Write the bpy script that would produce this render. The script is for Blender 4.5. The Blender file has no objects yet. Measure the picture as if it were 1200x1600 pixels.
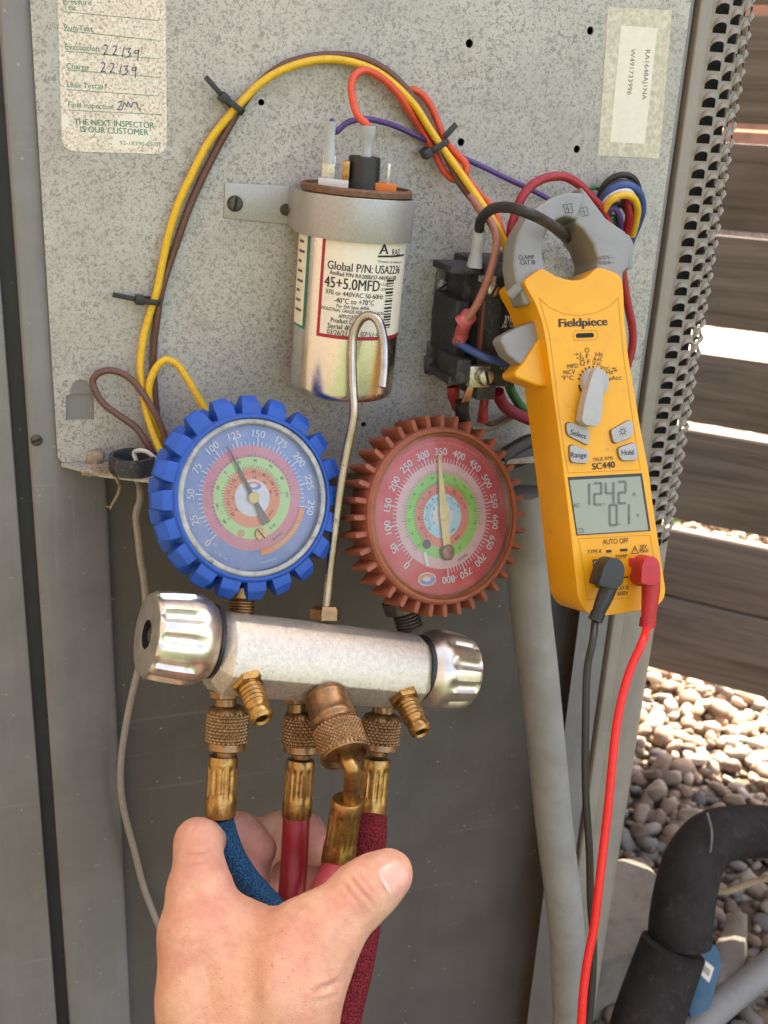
import bpy, bmesh, math, random
import numpy as np
from mathutils import Vector, Matrix
from mathutils.bvhtree import BVHTree
R = math.radians
random.seed(7)
rng = np.random.default_rng(7)
scene = bpy.context.scene
col = scene.collection

# ------------------------------------------------------------------ camera
FPX, IW, IH = 1650.0, 1200, 1600          # focal length in photo pixels
PITCH, ROLL, YAW = R(20.6), R(3.1), R(19.0)
C = Vector((-0.185, -0.532, 0.75))
FW = Vector((math.sin(YAW)*math.cos(PITCH), math.cos(YAW)*math.cos(PITCH), -math.sin(PITCH)))
R0 = Vector((math.cos(YAW), -math.sin(YAW), 0))
U0 = R0.cross(FW)
CR = R0*math.cos(ROLL) + U0*math.sin(ROLL)
CU = U0*math.cos(ROLL) - R0*math.sin(ROLL)
cd = bpy.data.cameras.new('camera')
cam = bpy.data.objects.new('camera', cd); col.objects.link(cam)
m3 = Matrix((CR, CU, -FW)).transposed()
cam.matrix_world = Matrix.Translation(C) @ m3.to_4x4()
cd.sensor_fit = 'VERTICAL'; cd.sensor_height = 24.0; cd.lens = 24.0*FPX/IH
cd.clip_start = 0.01; cd.clip_end = 400
cd.dof.use_dof = True; cd.dof.focus_distance = 0.50; cd.dof.aperture_fstop = 12.0
scene.camera = cam

# ------------------------------------------------------------------ sky, sun, exposure
SUN_EL, SUN_AZ = R(52), R(46)             # sun stands behind the fence, to the right
w = bpy.data.worlds.new('World'); scene.world = w; w.use_nodes = True
nt = w.node_tree; bg = nt.nodes['Background']
sky = nt.nodes.new('ShaderNodeTexSky'); sky.sky_type = 'NISHITA'; sky.sun_disc = False
sky.sun_elevation = SUN_EL; sky.sun_rotation = SUN_AZ
sky.dust_density = 3.0; sky.ozone_density = 0.6; sky.air_density = 0.8
warm = nt.nodes.new('ShaderNodeMixRGB'); warm.blend_type = 'MULTIPLY'; warm.inputs[0].default_value = 1
warm.inputs[2].default_value = (1.0, 0.845, 0.70, 1)      # the camera's shade white balance
nt.links.new(sky.outputs[0], warm.inputs[1]); nt.links.new(warm.outputs[0], bg.inputs[0])
bg.inputs[1].default_value = 0.15
sd = bpy.data.lights.new('sun', 'SUN'); sd.energy = 4.5; sd.angle = R(0.53); sd.color = (1.0, 0.90, 0.74)
sun = bpy.data.objects.new('sun', sd); col.objects.link(sun)
sv = Vector((math.sin(SUN_AZ)*math.cos(SUN_EL), math.cos(SUN_AZ)*math.cos(SUN_EL), math.sin(SUN_EL)))
sun.rotation_euler = sv.to_track_quat('Z', 'Y').to_euler(); sun.location = (0, 2, 4)
vs = scene.view_settings
vs.view_transform = 'Standard'; vs.look = 'None'; vs.gamma = 1.0; vs.use_curve_mapping = False
vs.exposure = 2.86
scene.render.engine = 'CYCLES'
scene.cycles.use_denoising = True
scene.cycles.max_bounces = 8; scene.cycles.transparent_max_bounces = 16
scene.cycles.caustics_reflective = False; scene.cycles.caustics_refractive = False
scene.cycles.sample_clamp_indirect = 6.0

# ------------------------------------------------------------------ pixel / space helpers
def ray(px, py): return FW + CR*((px-600.0)/FPX) + CU*((800.0-py)/FPX)
def at(px, py, t): return C + ray(px, py)*t                    # t = depth along the lens axis
def onY(px, py, y):                                            # on the vertical plane at world y
    d = ray(px, py); return C + d*((y-C.y)/d.y)
def onZ(px, py, z):
    d = ray(px, py); return C + d*((z-C.z)/d.z)
def wy(px, py, mm): return onY(px, py, -mm/1000.0)             # mm in front of the control panel
def project(p):
    v = p-C; t = v.dot(FW)
    return 600+FPX*v.dot(CR)/t, 800-FPX*v.dot(CU)/t, t
class Frame:
    def __init__(s, O, X, Y, Z): s.O, s.X, s.Y, s.Z = Vector(O), Vector(X).normalized(), Vector(Y).normalized(), Vector(Z).normalized()
    def p(s, u, v, w_=0.0): return s.O + s.X*u + s.Y*v + s.Z*w_
    def uv(s, px, py, w_=0.0):
        d = ray(px, py); o = s.O + s.Z*w_; t = (o-C).dot(s.Z)/d.dot(s.Z)
        q = C + d*t - s.O; return q.dot(s.X), q.dot(s.Y)
    def px(s, px, py, w_=0.0): return s.p(*s.uv(px, py, w_), w_)
    def at(s, O): return Frame(O, s.X, s.Y, s.Z)
def camframe(O, yaw, tilt=0.0, spin=0.0):
    """frame facing the lens, turned to the right by yaw, up by tilt, and turned clockwise by spin"""
    X, Y, Z = CR.copy(), CU.copy(), -FW
    q = Matrix.Rotation(yaw, 3, Y); X, Z = q@X, q@Z
    q = Matrix.Rotation(-tilt, 3, X); Y, Z = q@Y, q@Z
    q = Matrix.Rotation(-spin, 3, Z); X, Y = q@X, q@Y
    return Frame(O, X, Y, Z)
def axisframe(a, b, ref=None):
    Z = (b-a).normalized(); r = ref or (Vector((0, 0, 1)) if abs(Z.z) < .9 else Vector((0, -1, 0)))
    X = r.cross(Z).normalized(); Y = Z.cross(X); return Frame(a, X, Y, Z)
WF = Frame((0, 0, 0), (1, 0, 0), (0, 1, 0), (0, 0, 1))
PF = Frame((0, 0, 0), (1, 0, 0), (0, 0, 1), (0, -1, 0))         # the control panel: u right, v up, w towards us

def spline(pts, sub=8, closed=False):
    P = [np.array(p, float) for p in pts]; n = len(P); out = []
    if n < 3: return [Vector(p) for p in P]
    for i in range(n-1):
        p0 = P[i-1] if i > 0 else 2*P[0]-P[1]; p1, p2 = P[i], P[i+1]
        p3 = P[i+2] if i+2 < n else 2*P[-1]-P[-2]
        # centripetal Catmull-Rom
        d1 = max(np.linalg.norm(p1[:3]-p0[:3])**.5, 1e-6); d2 = max(np.linalg.norm(p2[:3]-p1[:3])**.5, 1e-6); d3 = max(np.linalg.norm(p3[:3]-p2[:3])**.5, 1e-6)
        m1 = (p1-p0)/d1-(p2-p0)/(d1+d2)+(p2-p1)/d2; m2 = (p2-p1)/d2-(p3-p1)/(d2+d3)+(p3-p2)/d3
        m1 *= d2; m2 *= d2
        for k in range(sub):
            s = k/sub; h = (2*s**3-3*s*s+1, s**3-2*s*s+s, -2*s**3+3*s*s, s**3-s*s)
            out.append(h[0]*p1+h[1]*m1+h[2]*p2+h[3]*m2)
    out.append(P[-1]); return [Vector(p) for p in out]

# ------------------------------------------------------------------ text as geometry
_tc = {}
def text_mesh(s, bold=0.0):
    k = (s, bold)
    if k not in _tc:
        c = bpy.data.curves.new('t', 'FONT'); c.body = s; c.offset = bold; c.resolution_u = 3
        o = bpy.data.objects.new('t', c); m = o.to_mesh()
        v = np.array([tuple(x.co)[:2] for x in m.vertices]) if len(m.vertices) else np.zeros((0, 2))
        f = [tuple(p.vertices) for p in m.polygons]
        o.to_mesh_clear(); bpy.data.objects.remove(o); bpy.data.curves.remove(c)
        _tc[k] = (v, f)
    return _tc[k]
CAP = 0.69

class MB:
    """collects shapes into one mesh"""
    def __init__(s): s.v, s.f = [], []
    def add(s, V, F):
        o = len(s.v); s.v.extend(Vector(v) for v in V); s.f.extend(tuple(i+o for i in f) for f in F); return s
    def box(s, fr, u0, u1, v0, v1, w0, w1):
        V = [fr.p(u, v, w_) for w_ in (w0, w1) for v in (v0, v1) for u in (u0, u1)]
        return s.add(V, [(0, 2, 3, 1), (4, 5, 7, 6), (0, 1, 5, 4), (2, 6, 7, 3), (0, 4, 6, 2), (1, 3, 7, 5)])
    def prism(s, fr, pts, w0, w1):
        n = len(pts); V = [fr.p(u, v, w0) for u, v in pts]+[fr.p(u, v, w1) for u, v in pts]
        a = sum(pts[i][0]*pts[(i+1) % n][1]-pts[(i+1) % n][0]*pts[i][1] for i in range(n))
        F = [tuple(range(n-1, -1, -1)), tuple(range(n, 2*n))]+[(i, (i+1) % n, n+(i+1) % n, n+i) for i in range(n)]
        if (a < 0) != (w1 < w0): F = [tuple(reversed(f)) for f in F]
        return s.add(V, F)
    def loft(s, rings, cap0=True, cap1=True, closed=True):
        n = len(rings[0]); V = [p for r in rings for p in r]; F = []
        for i in range(len(rings)-1):
            for j in range(n if closed else n-1):
                k = (j+1) % n; F.append((i*n+j, i*n+k, (i+1)*n+k, (i+1)*n+j))
        if cap0: F.append(tuple(range(n-1, -1, -1)))
        if cap1: F.append(tuple((len(rings)-1)*n+j for j in range(n)))
        return s.add(V, F)
    def lathe(s, fr, prof, n=32, rf=None, cap0=True, cap1=True, a0=0.0, a1=None):
        full = a1 is None; rings = []
        for r, h in prof:
            ring = []
            for j in range(n if full else n+1):
                th = a0+(2*math.pi if full else (a1-a0))*j/n
                rr = r if rf is None else rf(r, th, h); ring.append(fr.p(rr*math.cos(th), rr*math.sin(th), h))
            rings.append(ring)
        return s.loft(rings, cap0 and full, cap1 and full, full)
    def tube(s, pts, rad, n=10, sub=8, caps=True, rf=None):
        P = spline(pts, sub); m = len(P)
        if isinstance(rad, (list, tuple)):
            xs = np.linspace(0, 1, len(rad)); rr = np.interp(np.linspace(0, 1, m), xs, rad)
        else: rr = [rad]*m
        T = [(P[min(i+1, m-1)]-P[max(i-1, 0)]).normalized() for i in range(m)]
        N = T[0].orthogonal().normalized(); rings = []; L = 0.0
        for i in range(m):
            if i: L += (P[i]-P[i-1]).length
            N = (N-T[i]*N.dot(T[i])).normalized(); B = T[i].cross(N)
            ring = []
            for j in range(n):
                a = 2*math.pi*j/n; r_ = rr[i] if rf is None else rf(rr[i], a, L)
                ring.append(P[i]+(N*math.cos(a)+B*math.sin(a))*r_)
            rings.append(ring)
        return s.loft(rings, caps, caps)
    def text(s, fn, string, bold=0.0):
        v, f = text_mesh(string, 0.0)
        if len(v) == 0: return s
        x0, x1 = v[:, 0].min(), v[:, 0].max(); wd = x1-x0
        for k, dx in enumerate((0.0,) if bold <= .002 else (0.0, -bold, bold)):     # heavy type: strokes laid side by side
            P = [fn((x+dx-x0)/wd, y/CAP, wd) for x, y in v]
            if k: P = [p+(C-p).normalized()*(k*1.2e-5) for p in P]
            s.add(P, f)
        return s
    def ptext(s, fr, string, a, b, h=None, lift=0.00012, bold=0.0):
        """text on a plane: baseline from pixel a to pixel b, h = height of the capitals in pixels"""
        A = np.array(fr.uv(*a, lift)); B = np.array(fr.uv(*b, lift)); e = B-A; L = np.linalg.norm(e); e = e/L; n = np.array((-e[1], e[0]))
        if h: hh = h*L/math.hypot(b[0]-a[0], b[1]-a[1])
        def fn(u, y, wd):
            k = hh if h else L/wd*CAP
            q = A+e*(u*L)+n*(y*k); return fr.p(q[0], q[1], lift)
        return s.text(fn, string, bold)
    def ctext(s, fr, string, u, v, h, ang=0.0, lift=0.00012, bold=0.0):
        """text centred on (u, v), cap height h, turned by ang"""
        ca, sa = math.cos(ang), math.sin(ang)
        def fn(t, y, wd):
            W_ = wd*h/CAP; x = (t-.5)*W_; yy = (y-.5)*h
            return fr.p(u+x*ca-yy*sa, v+x*sa+yy*ca, lift)
        return s.text(fn, string, bold)
    def line(s, fr, pix, width, lift=0.0001, px=True, closed=False, t=0.0):
        P = [np.array(fr.uv(*q, lift)) if px else np.array(q) for q in pix]
        if closed: P.append(P[0])
        for a, b in zip(P[:-1], P[1:]):
            e = b-a; L = np.linalg.norm(e)
            if L < 1e-9: continue
            e /= L; n = np.array((-e[1], e[0]))*width/2; x = e*width*.3
            s.add([fr.p(*(a-n-x), lift), fr.p(*(b-n+x), lift), fr.p(*(b+n+x), lift), fr.p(*(a+n-x), lift)], [(0, 1, 2, 3)])
        return s
    def disc(s, fr, r0, r1, lift, n=64, a0=0, a1=None):
        full = a1 is None; a1 = 2*math.pi if full else a1; m = n if full else n+1
        A = [a0+(a1-a0)*j/n for j in range(m)]
        if r0 <= 0: return s.add([fr.p(r1*math.cos(a), r1*math.sin(a), lift) for a in A], [tuple(range(m))])
        V = [fr.p(r*math.cos(a), r*math.sin(a), lift) for r in (r0, r1) for a in A]
        return s.add(V, [(j, m+j, m+(j+1) % m, (j+1) % m) for j in range(n)])
    def build(s, name, material, parent=None, smooth=35, bevel=0.0, seg=2, bang=30, origin=None):
        me = bpy.data.meshes.new(name)
        root = Vector((0, 0, 0))
        if parent is not None: root = world_loc(parent)
        else:
            if origin is None:
                xs = [v.x for v in s.v]; ys = [v.y for v in s.v]; zs = [v.z for v in s.v]
                root = Vector(((min(xs)+max(xs))/2, (min(ys)+max(ys))/2, min(zs)))
            else: root = Vector(origin)
        me.from_pydata([tuple(v-root) for v in s.v], [], s.f); me.update()
        if bevel > 0:
            bm = bmesh.new(); bm.from_mesh(me)
            bmesh.ops.remove_doubles(bm, verts=bm.verts, dist=1e-6)
            bmesh.ops.recalc_face_normals(bm, faces=bm.faces)
            ed = [e for e in bm.edges if len(e.link_faces) == 2 and e.calc_face_angle(0) > R(bang)]
            bmesh.ops.bevel(bm, geom=ed, offset=bevel, segments=seg, affect='EDGES', profile=0.6, clamp_overlap=True)
            bm.to_mesh(me); bm.free()
        if smooth:
            me.polygons.foreach_set('use_smooth', [True]*len(me.polygons))
            me.set_sharp_from_angle(angle=R(smooth))
        me.materials.append(material)
        o = bpy.data.objects.new(name, me); col.objects.link(o)
        if parent is not None: o.parent = parent
        else: o.location = root
        return o
def world_loc(o):
    p = Vector(o.location)
    while o.parent is not None: o = o.parent; p += Vector(o.location)
    return p
def tag(o, label, cat, group=None):
    o['label'] = label; o['category'] = cat
    if group: o['group'] = group
    return o
def structure(o): o['kind'] = 'structure'; return o
def stuff(o, label=None, cat=None):
    o['kind'] = 'stuff'
    if label: o['label'] = label
    if cat: o['category'] = cat
    return o
def thing(name, label, cat, loc, group=None):
    o = bpy.data.objects.new(name, None); col.objects.link(o); o.location = loc; o.empty_display_size = .01
    return tag(o, label, cat, group)
def plabel(o, label): o['label'] = label; return o

# ------------------------------------------------------------------ materials
class NT:
    def __init__(s, name):
        s.m = bpy.data.materials.new(name); s.m.use_nodes = True; s.t = s.m.node_tree
        s.b = s.t.nodes['Principled BSDF']; s.tc = s.n('ShaderNodeTexCoord')
    def n(s, k, **kw):
        x = s.t.nodes.new(k)
        for a, b in kw.items(): setattr(x, a, b)
        return x
    def l(s, a, b): s.t.links.new(a, b)
    def noise(s, scale, detail=3, rough=.55, dist=0.0, vec=None):
        x = s.n('ShaderNodeTexNoise'); x.inputs['Scale'].default_value = scale; x.inputs['Detail'].default_value = detail
        x.inputs['Roughness'].default_value = rough; x.inputs['Distortion'].default_value = dist
        s.l(vec or s.tc.outputs['Object'], x.inputs['Vector']); return x.outputs['Fac']
    def voro(s, scale, feature='F1', out='Distance', vec=None):
        x = s.n('ShaderNodeTexVoronoi'); x.feature = feature; x.inputs['Scale'].default_value = scale
        s.l(vec or s.tc.outputs['Object'], x.inputs['Vector']); return x.outputs[out]
    def ramp(s, fac, stops, interp='LINEAR'):
        x = s.n('ShaderNodeValToRGB'); x.color_ramp.interpolation = interp; e = x.color_ramp.elements
        while len(e) < len(stops): e.new(.5)
        for i, (p, c) in enumerate(stops): e[i].position = p; e[i].color = (c, c, c, 1) if isinstance(c, (int, float)) else (*c, 1)
        s.l(fac, x.inputs[0]); return x.outputs[0]
    def mix(s, fac, a, b, mode='MIX'):
        x = s.n('ShaderNodeMixRGB'); x.blend_type = mode
        for i, q in ((0, fac), (1, a), (2, b)):
            if hasattr(q, 'is_linked'): s.l(q, x.inputs[i])
            elif i == 0: x.inputs[0].default_value = q
            else: x.inputs[i].default_value = (*q, 1)
        return x.outputs[0]
    def math(s, op, a, b=0.0):
        x = s.n('ShaderNodeMath'); x.operation = op
        for i, q in ((0, a), (1, b)):
            if hasattr(q, 'is_linked'): s.l(q, x.inputs[i])
            else: x.inputs[i].default_value = q
        return x.outputs[0]
    def bump(s, h, strength=.3, dist=.0005):
        x = s.n('ShaderNodeBump'); x.inputs['Strength'].default_value = strength; x.inputs['Distance'].default_value = dist
        s.l(h, x.inputs['Height']); s.l(x.outputs[0], s.b.inputs['Normal']); return x
    def set(s, **kw):
        for k, q in kw.items():
            k = k.replace('_', ' ')
            if hasattr(q, 'is_linked'): s.l(q, s.b.inputs[k])
            else: s.b.inputs[k].default_value = (*q, 1) if isinstance(q, tuple) and len(q) == 3 and s.b.inputs[k].type == 'RGBA' else q
        return s.m
def dull(c, k): return tuple(x*k for x in c)
def M(name, c, rough=.5, metal=0.0, var=.25, scale=180.0, dirt=None, bump=.12, bscale=900.0, spec=.5, bdist=.0003, dth=(.56, .72)):
    """one base colour with mottling, optional dirt colour, fine relief and uneven gloss"""
    t = NT(name); n = t.noise(scale, 4, .6)
    c2 = t.mix(t.ramp(n, [(.35, 0.0), (.65, 1.0)]), dull(c, 1-var), dull(c, 1+var*.35))
    if dirt: c2 = t.mix(t.ramp(t.noise(scale*1.9, 5, .65, .4), [(dth[0], 0.0), (dth[1], 1.0)]), c2, dirt)
    t.bump(t.noise(bscale, 2), bump, bdist)
    rr = t.math('MULTIPLY_ADD', n, .25); rr.node.inputs[2].default_value = max(rough-.12, .03)
    return t.set(Base_Color=c2, Roughness=rr, Metallic=metal, Specular_IOR_Level=spec)
# ------------------------------------------------------------------ material library
def mk_galv():
    t = NT('galvanised steel')
    n1 = t.noise(640, 4, .62, .8); n2 = t.noise(9, 5, .65); n3 = t.noise(1100, 2, .5, .6)
    fl = t.mix(t.ramp(t.noise(11, 3, .6), [(.35, .55), (.65, 1.0)]), (0, 0, 0), t.ramp(n1, [(.51, 0.0), (.60, 1.0)])); fl2 = t.ramp(n3, [(.56, 0.0), (.68, .7)])
    c = t.mix(t.ramp(n2, [(.3, 0.0), (.7, 1.0)]), (.425, .41, .362), (.585, .56, .487))
    c = t.mix(fl, c, (.25, .241, .212)); c = t.mix(fl2, c, (.26, .25, .225))
    c = t.mix(t.ramp(t.noise(38, 6, .7, .3), [(.58, 0.0), (.75, .55)]), c, (.33, .28, .21))
    c = t.mix(t.ramp(t.noise(5, 6, .7, .6), [(.50, 0.0), (.70, .45)]), c, (.31, .293, .258))
    t.bump(n1, .08, .0002)
    return t.set(Base_Color=c, Roughness=t.ramp(n1, [(.4, .46), (.65, .62)]), Metallic=.12)
GALV = mk_galv()
def mk_paint(name, c, sp=.0):
    t = NT(name); n = t.noise(26, 6, .68, .4); s = t.noise(900, 2)
    k = t.mix(t.ramp(n, [(.3, 0.0), (.72, 1.0)]), dull(c, .86), dull(c, 1.12))
    k = t.mix(t.ramp(t.noise(140, 6, .7), [(.66, 0.0), (.74, .5)]), k, dull((.42, .36, .27), .8))
    sc = t.n('ShaderNodeMapping'); sc.inputs['Scale'].default_value = (700, 700, 16); t.l(t.tc.outputs['Object'], sc.inputs[0])
    k = t.mix(t.ramp(t.noise(1.0, 3, .5, 0, sc.outputs[0]), [(.63, 0.0), (.75, .22)]), k, dull(c, 1.7))
    mp2 = t.n('ShaderNodeMapping'); mp2.inputs['Scale'].default_value = (42, 42, 3.2); t.l(t.tc.outputs['Object'], mp2.inputs[0])
    k = t.mix(t.ramp(t.noise(1.0, 5, .7, .5, mp2.outputs[0]), [(.50, 0.0), (.78, .32)]), k, dull(c, 1.4))     # rain runs in the dust
    fk = t.voro(95, 'F1', 'Distance'); k = t.mix(t.ramp(fk, [(.045, .75), (.075, 0.0)]), k, (.42, .37, .29))         # stuck grit and lint
    mp3 = t.n('ShaderNodeMapping'); mp3.inputs['Rotation'].default_value = (.5, .9, .3); mp3.inputs['Scale'].default_value = (9, 300, 300); t.l(t.tc.outputs['Object'], mp3.inputs[0])
    k = t.mix(t.ramp(t.noise(1.0, 2, .5, .2, mp3.outputs[0]), [(.68, 0.0), (.76, .30)]), k, dull(c, 2.0))
    hb = t.math('ADD', s, t.math('MULTIPLY', t.noise(9, 3), 3.0)); t.bump(hb, .14, .0006)
    return t.set(Base_Color=k, Roughness=t.ramp(n, [(.3, .36), (.7, .58)]), Specular_IOR_Level=.5)
PAINT = mk_paint('taupe enamel', (.117, .105, .093))
PAINT2 = mk_paint('grey enamel', (.215, .206, .194))
PAINT3 = mk_paint('light grey-tan enamel', (.30, .27, .22))
LABEL = M('aged paper', (.86, .79, .66), .6, 0, .16, 420, (.44, .31, .19), .05, dth=(.485, .63))
PAPER = M('white paper', (.86, .80, .66), .5, 0, .05, 300, None, .02)
TAPE = M('yellowed clear tape', (.68, .635, .475), .35, 0, .25, 420, (.45, .41, .31), .1)
GREEN_INK = M('green ink', (.05, .24, .15), .6, 0, .45, 900, (.35, .36, .25), .0)
PEN = M('blue pen ink', (.10, .09, .20), .5, 0, .3, 700, None, 0)
BLACK_INK = M('black ink', (.018, .017, .018), .5, 0, .3, 700, None, 0)
GREY_INK = M('grey ink', (.11, .105, .10), .6, 0, .4, 900, None, 0)
WHITE_INK = M('white ink', (.80, .80, .78), .5, 0, .1, 900, None, 0)
DARK_INK = M('dark dial ink', (.06, .05, .05), .5, 0, .3, 900, None, 0)
RED_EDGE = M('red label border', (.42, .02, .05), .45, 0, .15, 300, None, 0)
GREEN_EDGE = M('green label border', (.02, .20, .13), .45, 0, .15, 300, None, 0)
ZINC = M('zinc strap', (.41, .405, .385), .42, .4, .12, 700, (.36, .34, .30), .06, 1500)
CHROME = M('bright can steel', (.78, .75, .69), .25, 1.0, .06, 120, None, .03, 250, bdist=.0002)
STEEL = M('plated steel', (.62, .60, .55), .30, .9, .2, 600, (.22, .19, .15), .1, 1500)
RODMAT = M('worn chromed rod', (.44, .41, .365), .25, 1.0, .15, 120, (.16, .11, .075), .06, 900, dth=(.60, .72))
RUSTY = M('oily dark steel', (.10, .085, .07), .45, .7, .35, 300, (.22, .13, .07), .2)
DARKHOLE = M('dark void', (.01, .01, .01), .8, 0, .2)
LID = M('rusty crimped rim', (.20, .105, .06), .65, .2, .3, 400, (.09, .05, .035), .3)
BLACKP = M('black plastic', (.022, .022, .023), .42, 0, .3, 250, (.10, .095, .085), .1, dth=(.62, .85))
BLACKP2 = M('dusty black bakelite', (.04, .042, .045), .55, 0, .35, 160, (.17, .165, .15), .2, dth=(.52, .85))
PLATE = M('dusty zinc bracket', (.19, .19, .18), .5, .3, .3, 150, (.26, .25, .22), .1)
CLEARCAP = NT('clear nylon'); CLEARCAP = CLEARCAP.set(Base_Color=(.62, .68, .68), Roughness=.3, Transmission_Weight=.35, IOR=1.3)
def wire(name, c, rough=.42, dirt=None): return M(name, c, rough, 0, .12, 350, dirt or dull(c, .5), .03, 1600, dth=(.59, .74))
W_YEL = wire('yellow insulation', (.80, .49, .02), dirt=(.30, .18, .03)); W_BRN = wire('brown insulation', (.135, .06, .042), dirt=(.22, .13, .09))
W_ORG = wire('orange red insulation', (.72, .09, .035)); W_PUR = wire('purple insulation', (.10, .05, .20))
W_RED = wire('red insulation', (.36, .018, .028)); W_BLK = wire('black insulation', (.022, .020, .018), .5, (.10, .085, .065))
W_BLU = wire('blue insulation', (.04, .085, .27)); W_WHT = wire('white insulation', (.70, .68, .63)); W_GRN = wire('green insulation', (.03, .16, .05))
W_PINK = wire('faded brown insulation', (.38, .16, .11), dirt=(.22, .09, .06)); W_GRY = wire('grey cable jacket', (.36, .32, .27), .5, (.25, .2, .15))
W_CRIM = wire('crimson insulation', (.25, .012, .04))
W_BRT = wire('bright red silicone', (.80, .018, .018), .38, (.6, .012, .012)); W_BK2 = wire('black silicone', (.02, .019, .018), .4, (.035, .03, .028))
PINKT = M('pink terminal sleeve', (.60, .13, .13), .35, 0, .25, 300, (.3, .06, .06))
REDT = M('red terminal sleeve', (.42, .045, .03), .35, 0, .25, 300, (.2, .03, .02))
BROWNBAR = M('phenolic bar', (.17, .065, .032), .5, 0, .2, 200, (.09, .04, .02))
COPPER = M('copper strands', (.55, .27, .15), .4, .9, .3, 600, (.15, .07, .04))
ORANGEP = M('orange insulator', (.78, .22, .03), .5, 0, .1)
YELLOW = M('amber plastic', (.84, .40, .004), .40, 0, .07, 45, (.55, .28, .03), .05, 1500, dth=(.60, .82))
GREYP = M('grey jaw plastic', (.27, .275, .265), .48, 0, .10, 70, (.20, .19, .17), .06, 1800, dth=(.66, .85))
GREYK = M('light grey rubber', (.42, .42, .41), .5, 0, .08, 90, None, .05, 1800)
BROWNEDGE = M('brown button gasket', (.12, .07, .02), .7, 0, .1)  # brown plate showing as an edge round each button
LCD = M('lcd glass', (.29, .325, .24), .22, 0, .06, 40, None, 0)
SEG = M('lcd segment', (.15, .155, .135), .45, 0, .2, 90, None, 0)
BLUEB = M('blue rubber', (.012, .085, .42), .52, 0, .18, 110, (.06, .11, .27), .12, 700, dth=(.60, .85))
REDB = M('faded red rubber', (.33, .098, .05), .62, 0, .2, 120, (.20, .06, .035), .15, 700)
def flat(name, c): return M(name, c, .4, 0, .07, 120, dull(c, .8), 0)
D_BLUE = flat('dial blue', (.20, .28, .56)); D_PINK = flat('dial pink', (.66, .22, .28)); D_GRN = flat('dial green', (.50, .72, .25)); D_ORG = flat('dial orange', (.85, .27, .10)); D_WHT = flat('dial white', (.74, .72, .74))
R_RED = flat('dial red', (.68, .04, .04)); R_PNK = flat('dial pale pink', (.78, .46, .42)); R_GRN = flat('dial leaf green', (.26, .62, .07)); R_ORG = flat('dial salmon', (.80, .21, .12)); R_CYN = flat('dial sky', (.44, .72, .76)); R_WHT = flat('dial cream', (.78, .70, .64))
NEEDLE_Y = M('cream needle', (.86, .66, .22), .4, 0, .1, 200); NEEDLE_D = M('brown needle', (.13, .10, .065), .45, .3, .2, 200)
BEZEL = M('scuffed bezel', (.36, .34, .31), .35, .55, .3, 160, (.16, .14, .12), .1)
def mk_glass():
    t = NT('gauge lens'); t.t.nodes.remove(t.b); out = t.t.nodes['Material Output']
    tr = t.n('ShaderNodeBsdfTransparent'); gl = t.n('ShaderNodeBsdfGlossy'); df = t.n('ShaderNodeBsdfDiffuse')
    gl.inputs['Roughness'].default_value = .16; df.inputs[0].default_value = (.75, .72, .68, 1)
    fr = t.n('ShaderNodeFresnel'); fr.inputs[0].default_value = 1.38
    a = t.n('ShaderNodeMixShader'); b = t.n('ShaderNodeMixShader')
    t.l(t.ramp(t.noise(70, 5, .7, .5), [(.35, .04), (.75, .16)]), a.inputs[0]); t.l(tr.outputs[0], a.inputs[1]); t.l(df.outputs[0], a.inputs[2])
    t.l(fr.outputs[0], b.inputs[0]); t.l(a.outputs[0], b.inputs[1]); t.l(gl.outputs[0], b.inputs[2]); t.l(b.outputs[0], out.inputs[0])
    return t.m
GLASS = mk_glass()
ALU = M('worn cast aluminium', (.66, .60, .49), .46, .7, .16, 420, (.30, .23, .14), .25, 1100, dth=(.58, .72))
ALUK = M('polished aluminium', (.72, .67, .59), .33, .95, .14, 160, (.46, .36, .24), .12, 900, dth=(.58, .76))
BRASS = M('tarnished brass', (.46, .27, .09), .34, .95, .30, 220, (.16, .085, .035), .14, 900, dth=(.52, .74))
BRASS2 = M('dull bronze', (.33, .20, .095), .38, .9, .28, 260, (.12, .07, .035), .14, 900, dth=(.54, .76))
def mk_braid(name, c, c2):
    t = NT(name); a = t.voro(950, 'F1', 'Distance'); n = t.noise(190, 4, .6)
    k = t.mix(t.ramp(a, [(.25, 0.0), (.6, 1.0)]), c, c2); k = t.mix(t.ramp(n, [(.55, 0.0), (.72, .6)]), k, dull(c2, .7))
    b = t.math('SUBTRACT', 1.0, a); t.bump(b, .8, .0012)
    return t.set(Base_Color=k, Roughness=.75, Specular_IOR_Level=.25)
HOSE_BLU = mk_braid('blue woven hose', (.025, .125, .25), (.012, .055, .12)); HOSE_BRD = mk_braid('red woven hose', (.30, .022, .035), (.12, .008, .012))
HOSE_RED = M('smooth red hose', (.33, .016, .022), .38, 0, .15, 150, (.20, .012, .015), .05)
HOSE_ROSE = M('worn rose hose', (.45, .06, .075), .5, 0, .2, 150, (.3, .03, .04), .08)
CONDUIT = M('dusty grey conduit', (.31, .305, .285), .6, 0, .16, 25, (.24, .22, .185), .2, 700, dth=(.45, .80))
FOAM = M('black pipe foam', (.030, .027, .025), .8, 0, .3, 60, (.055, .047, .04), .5, 500, spec=.2, bdist=.0008)
WOOD = None
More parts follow.
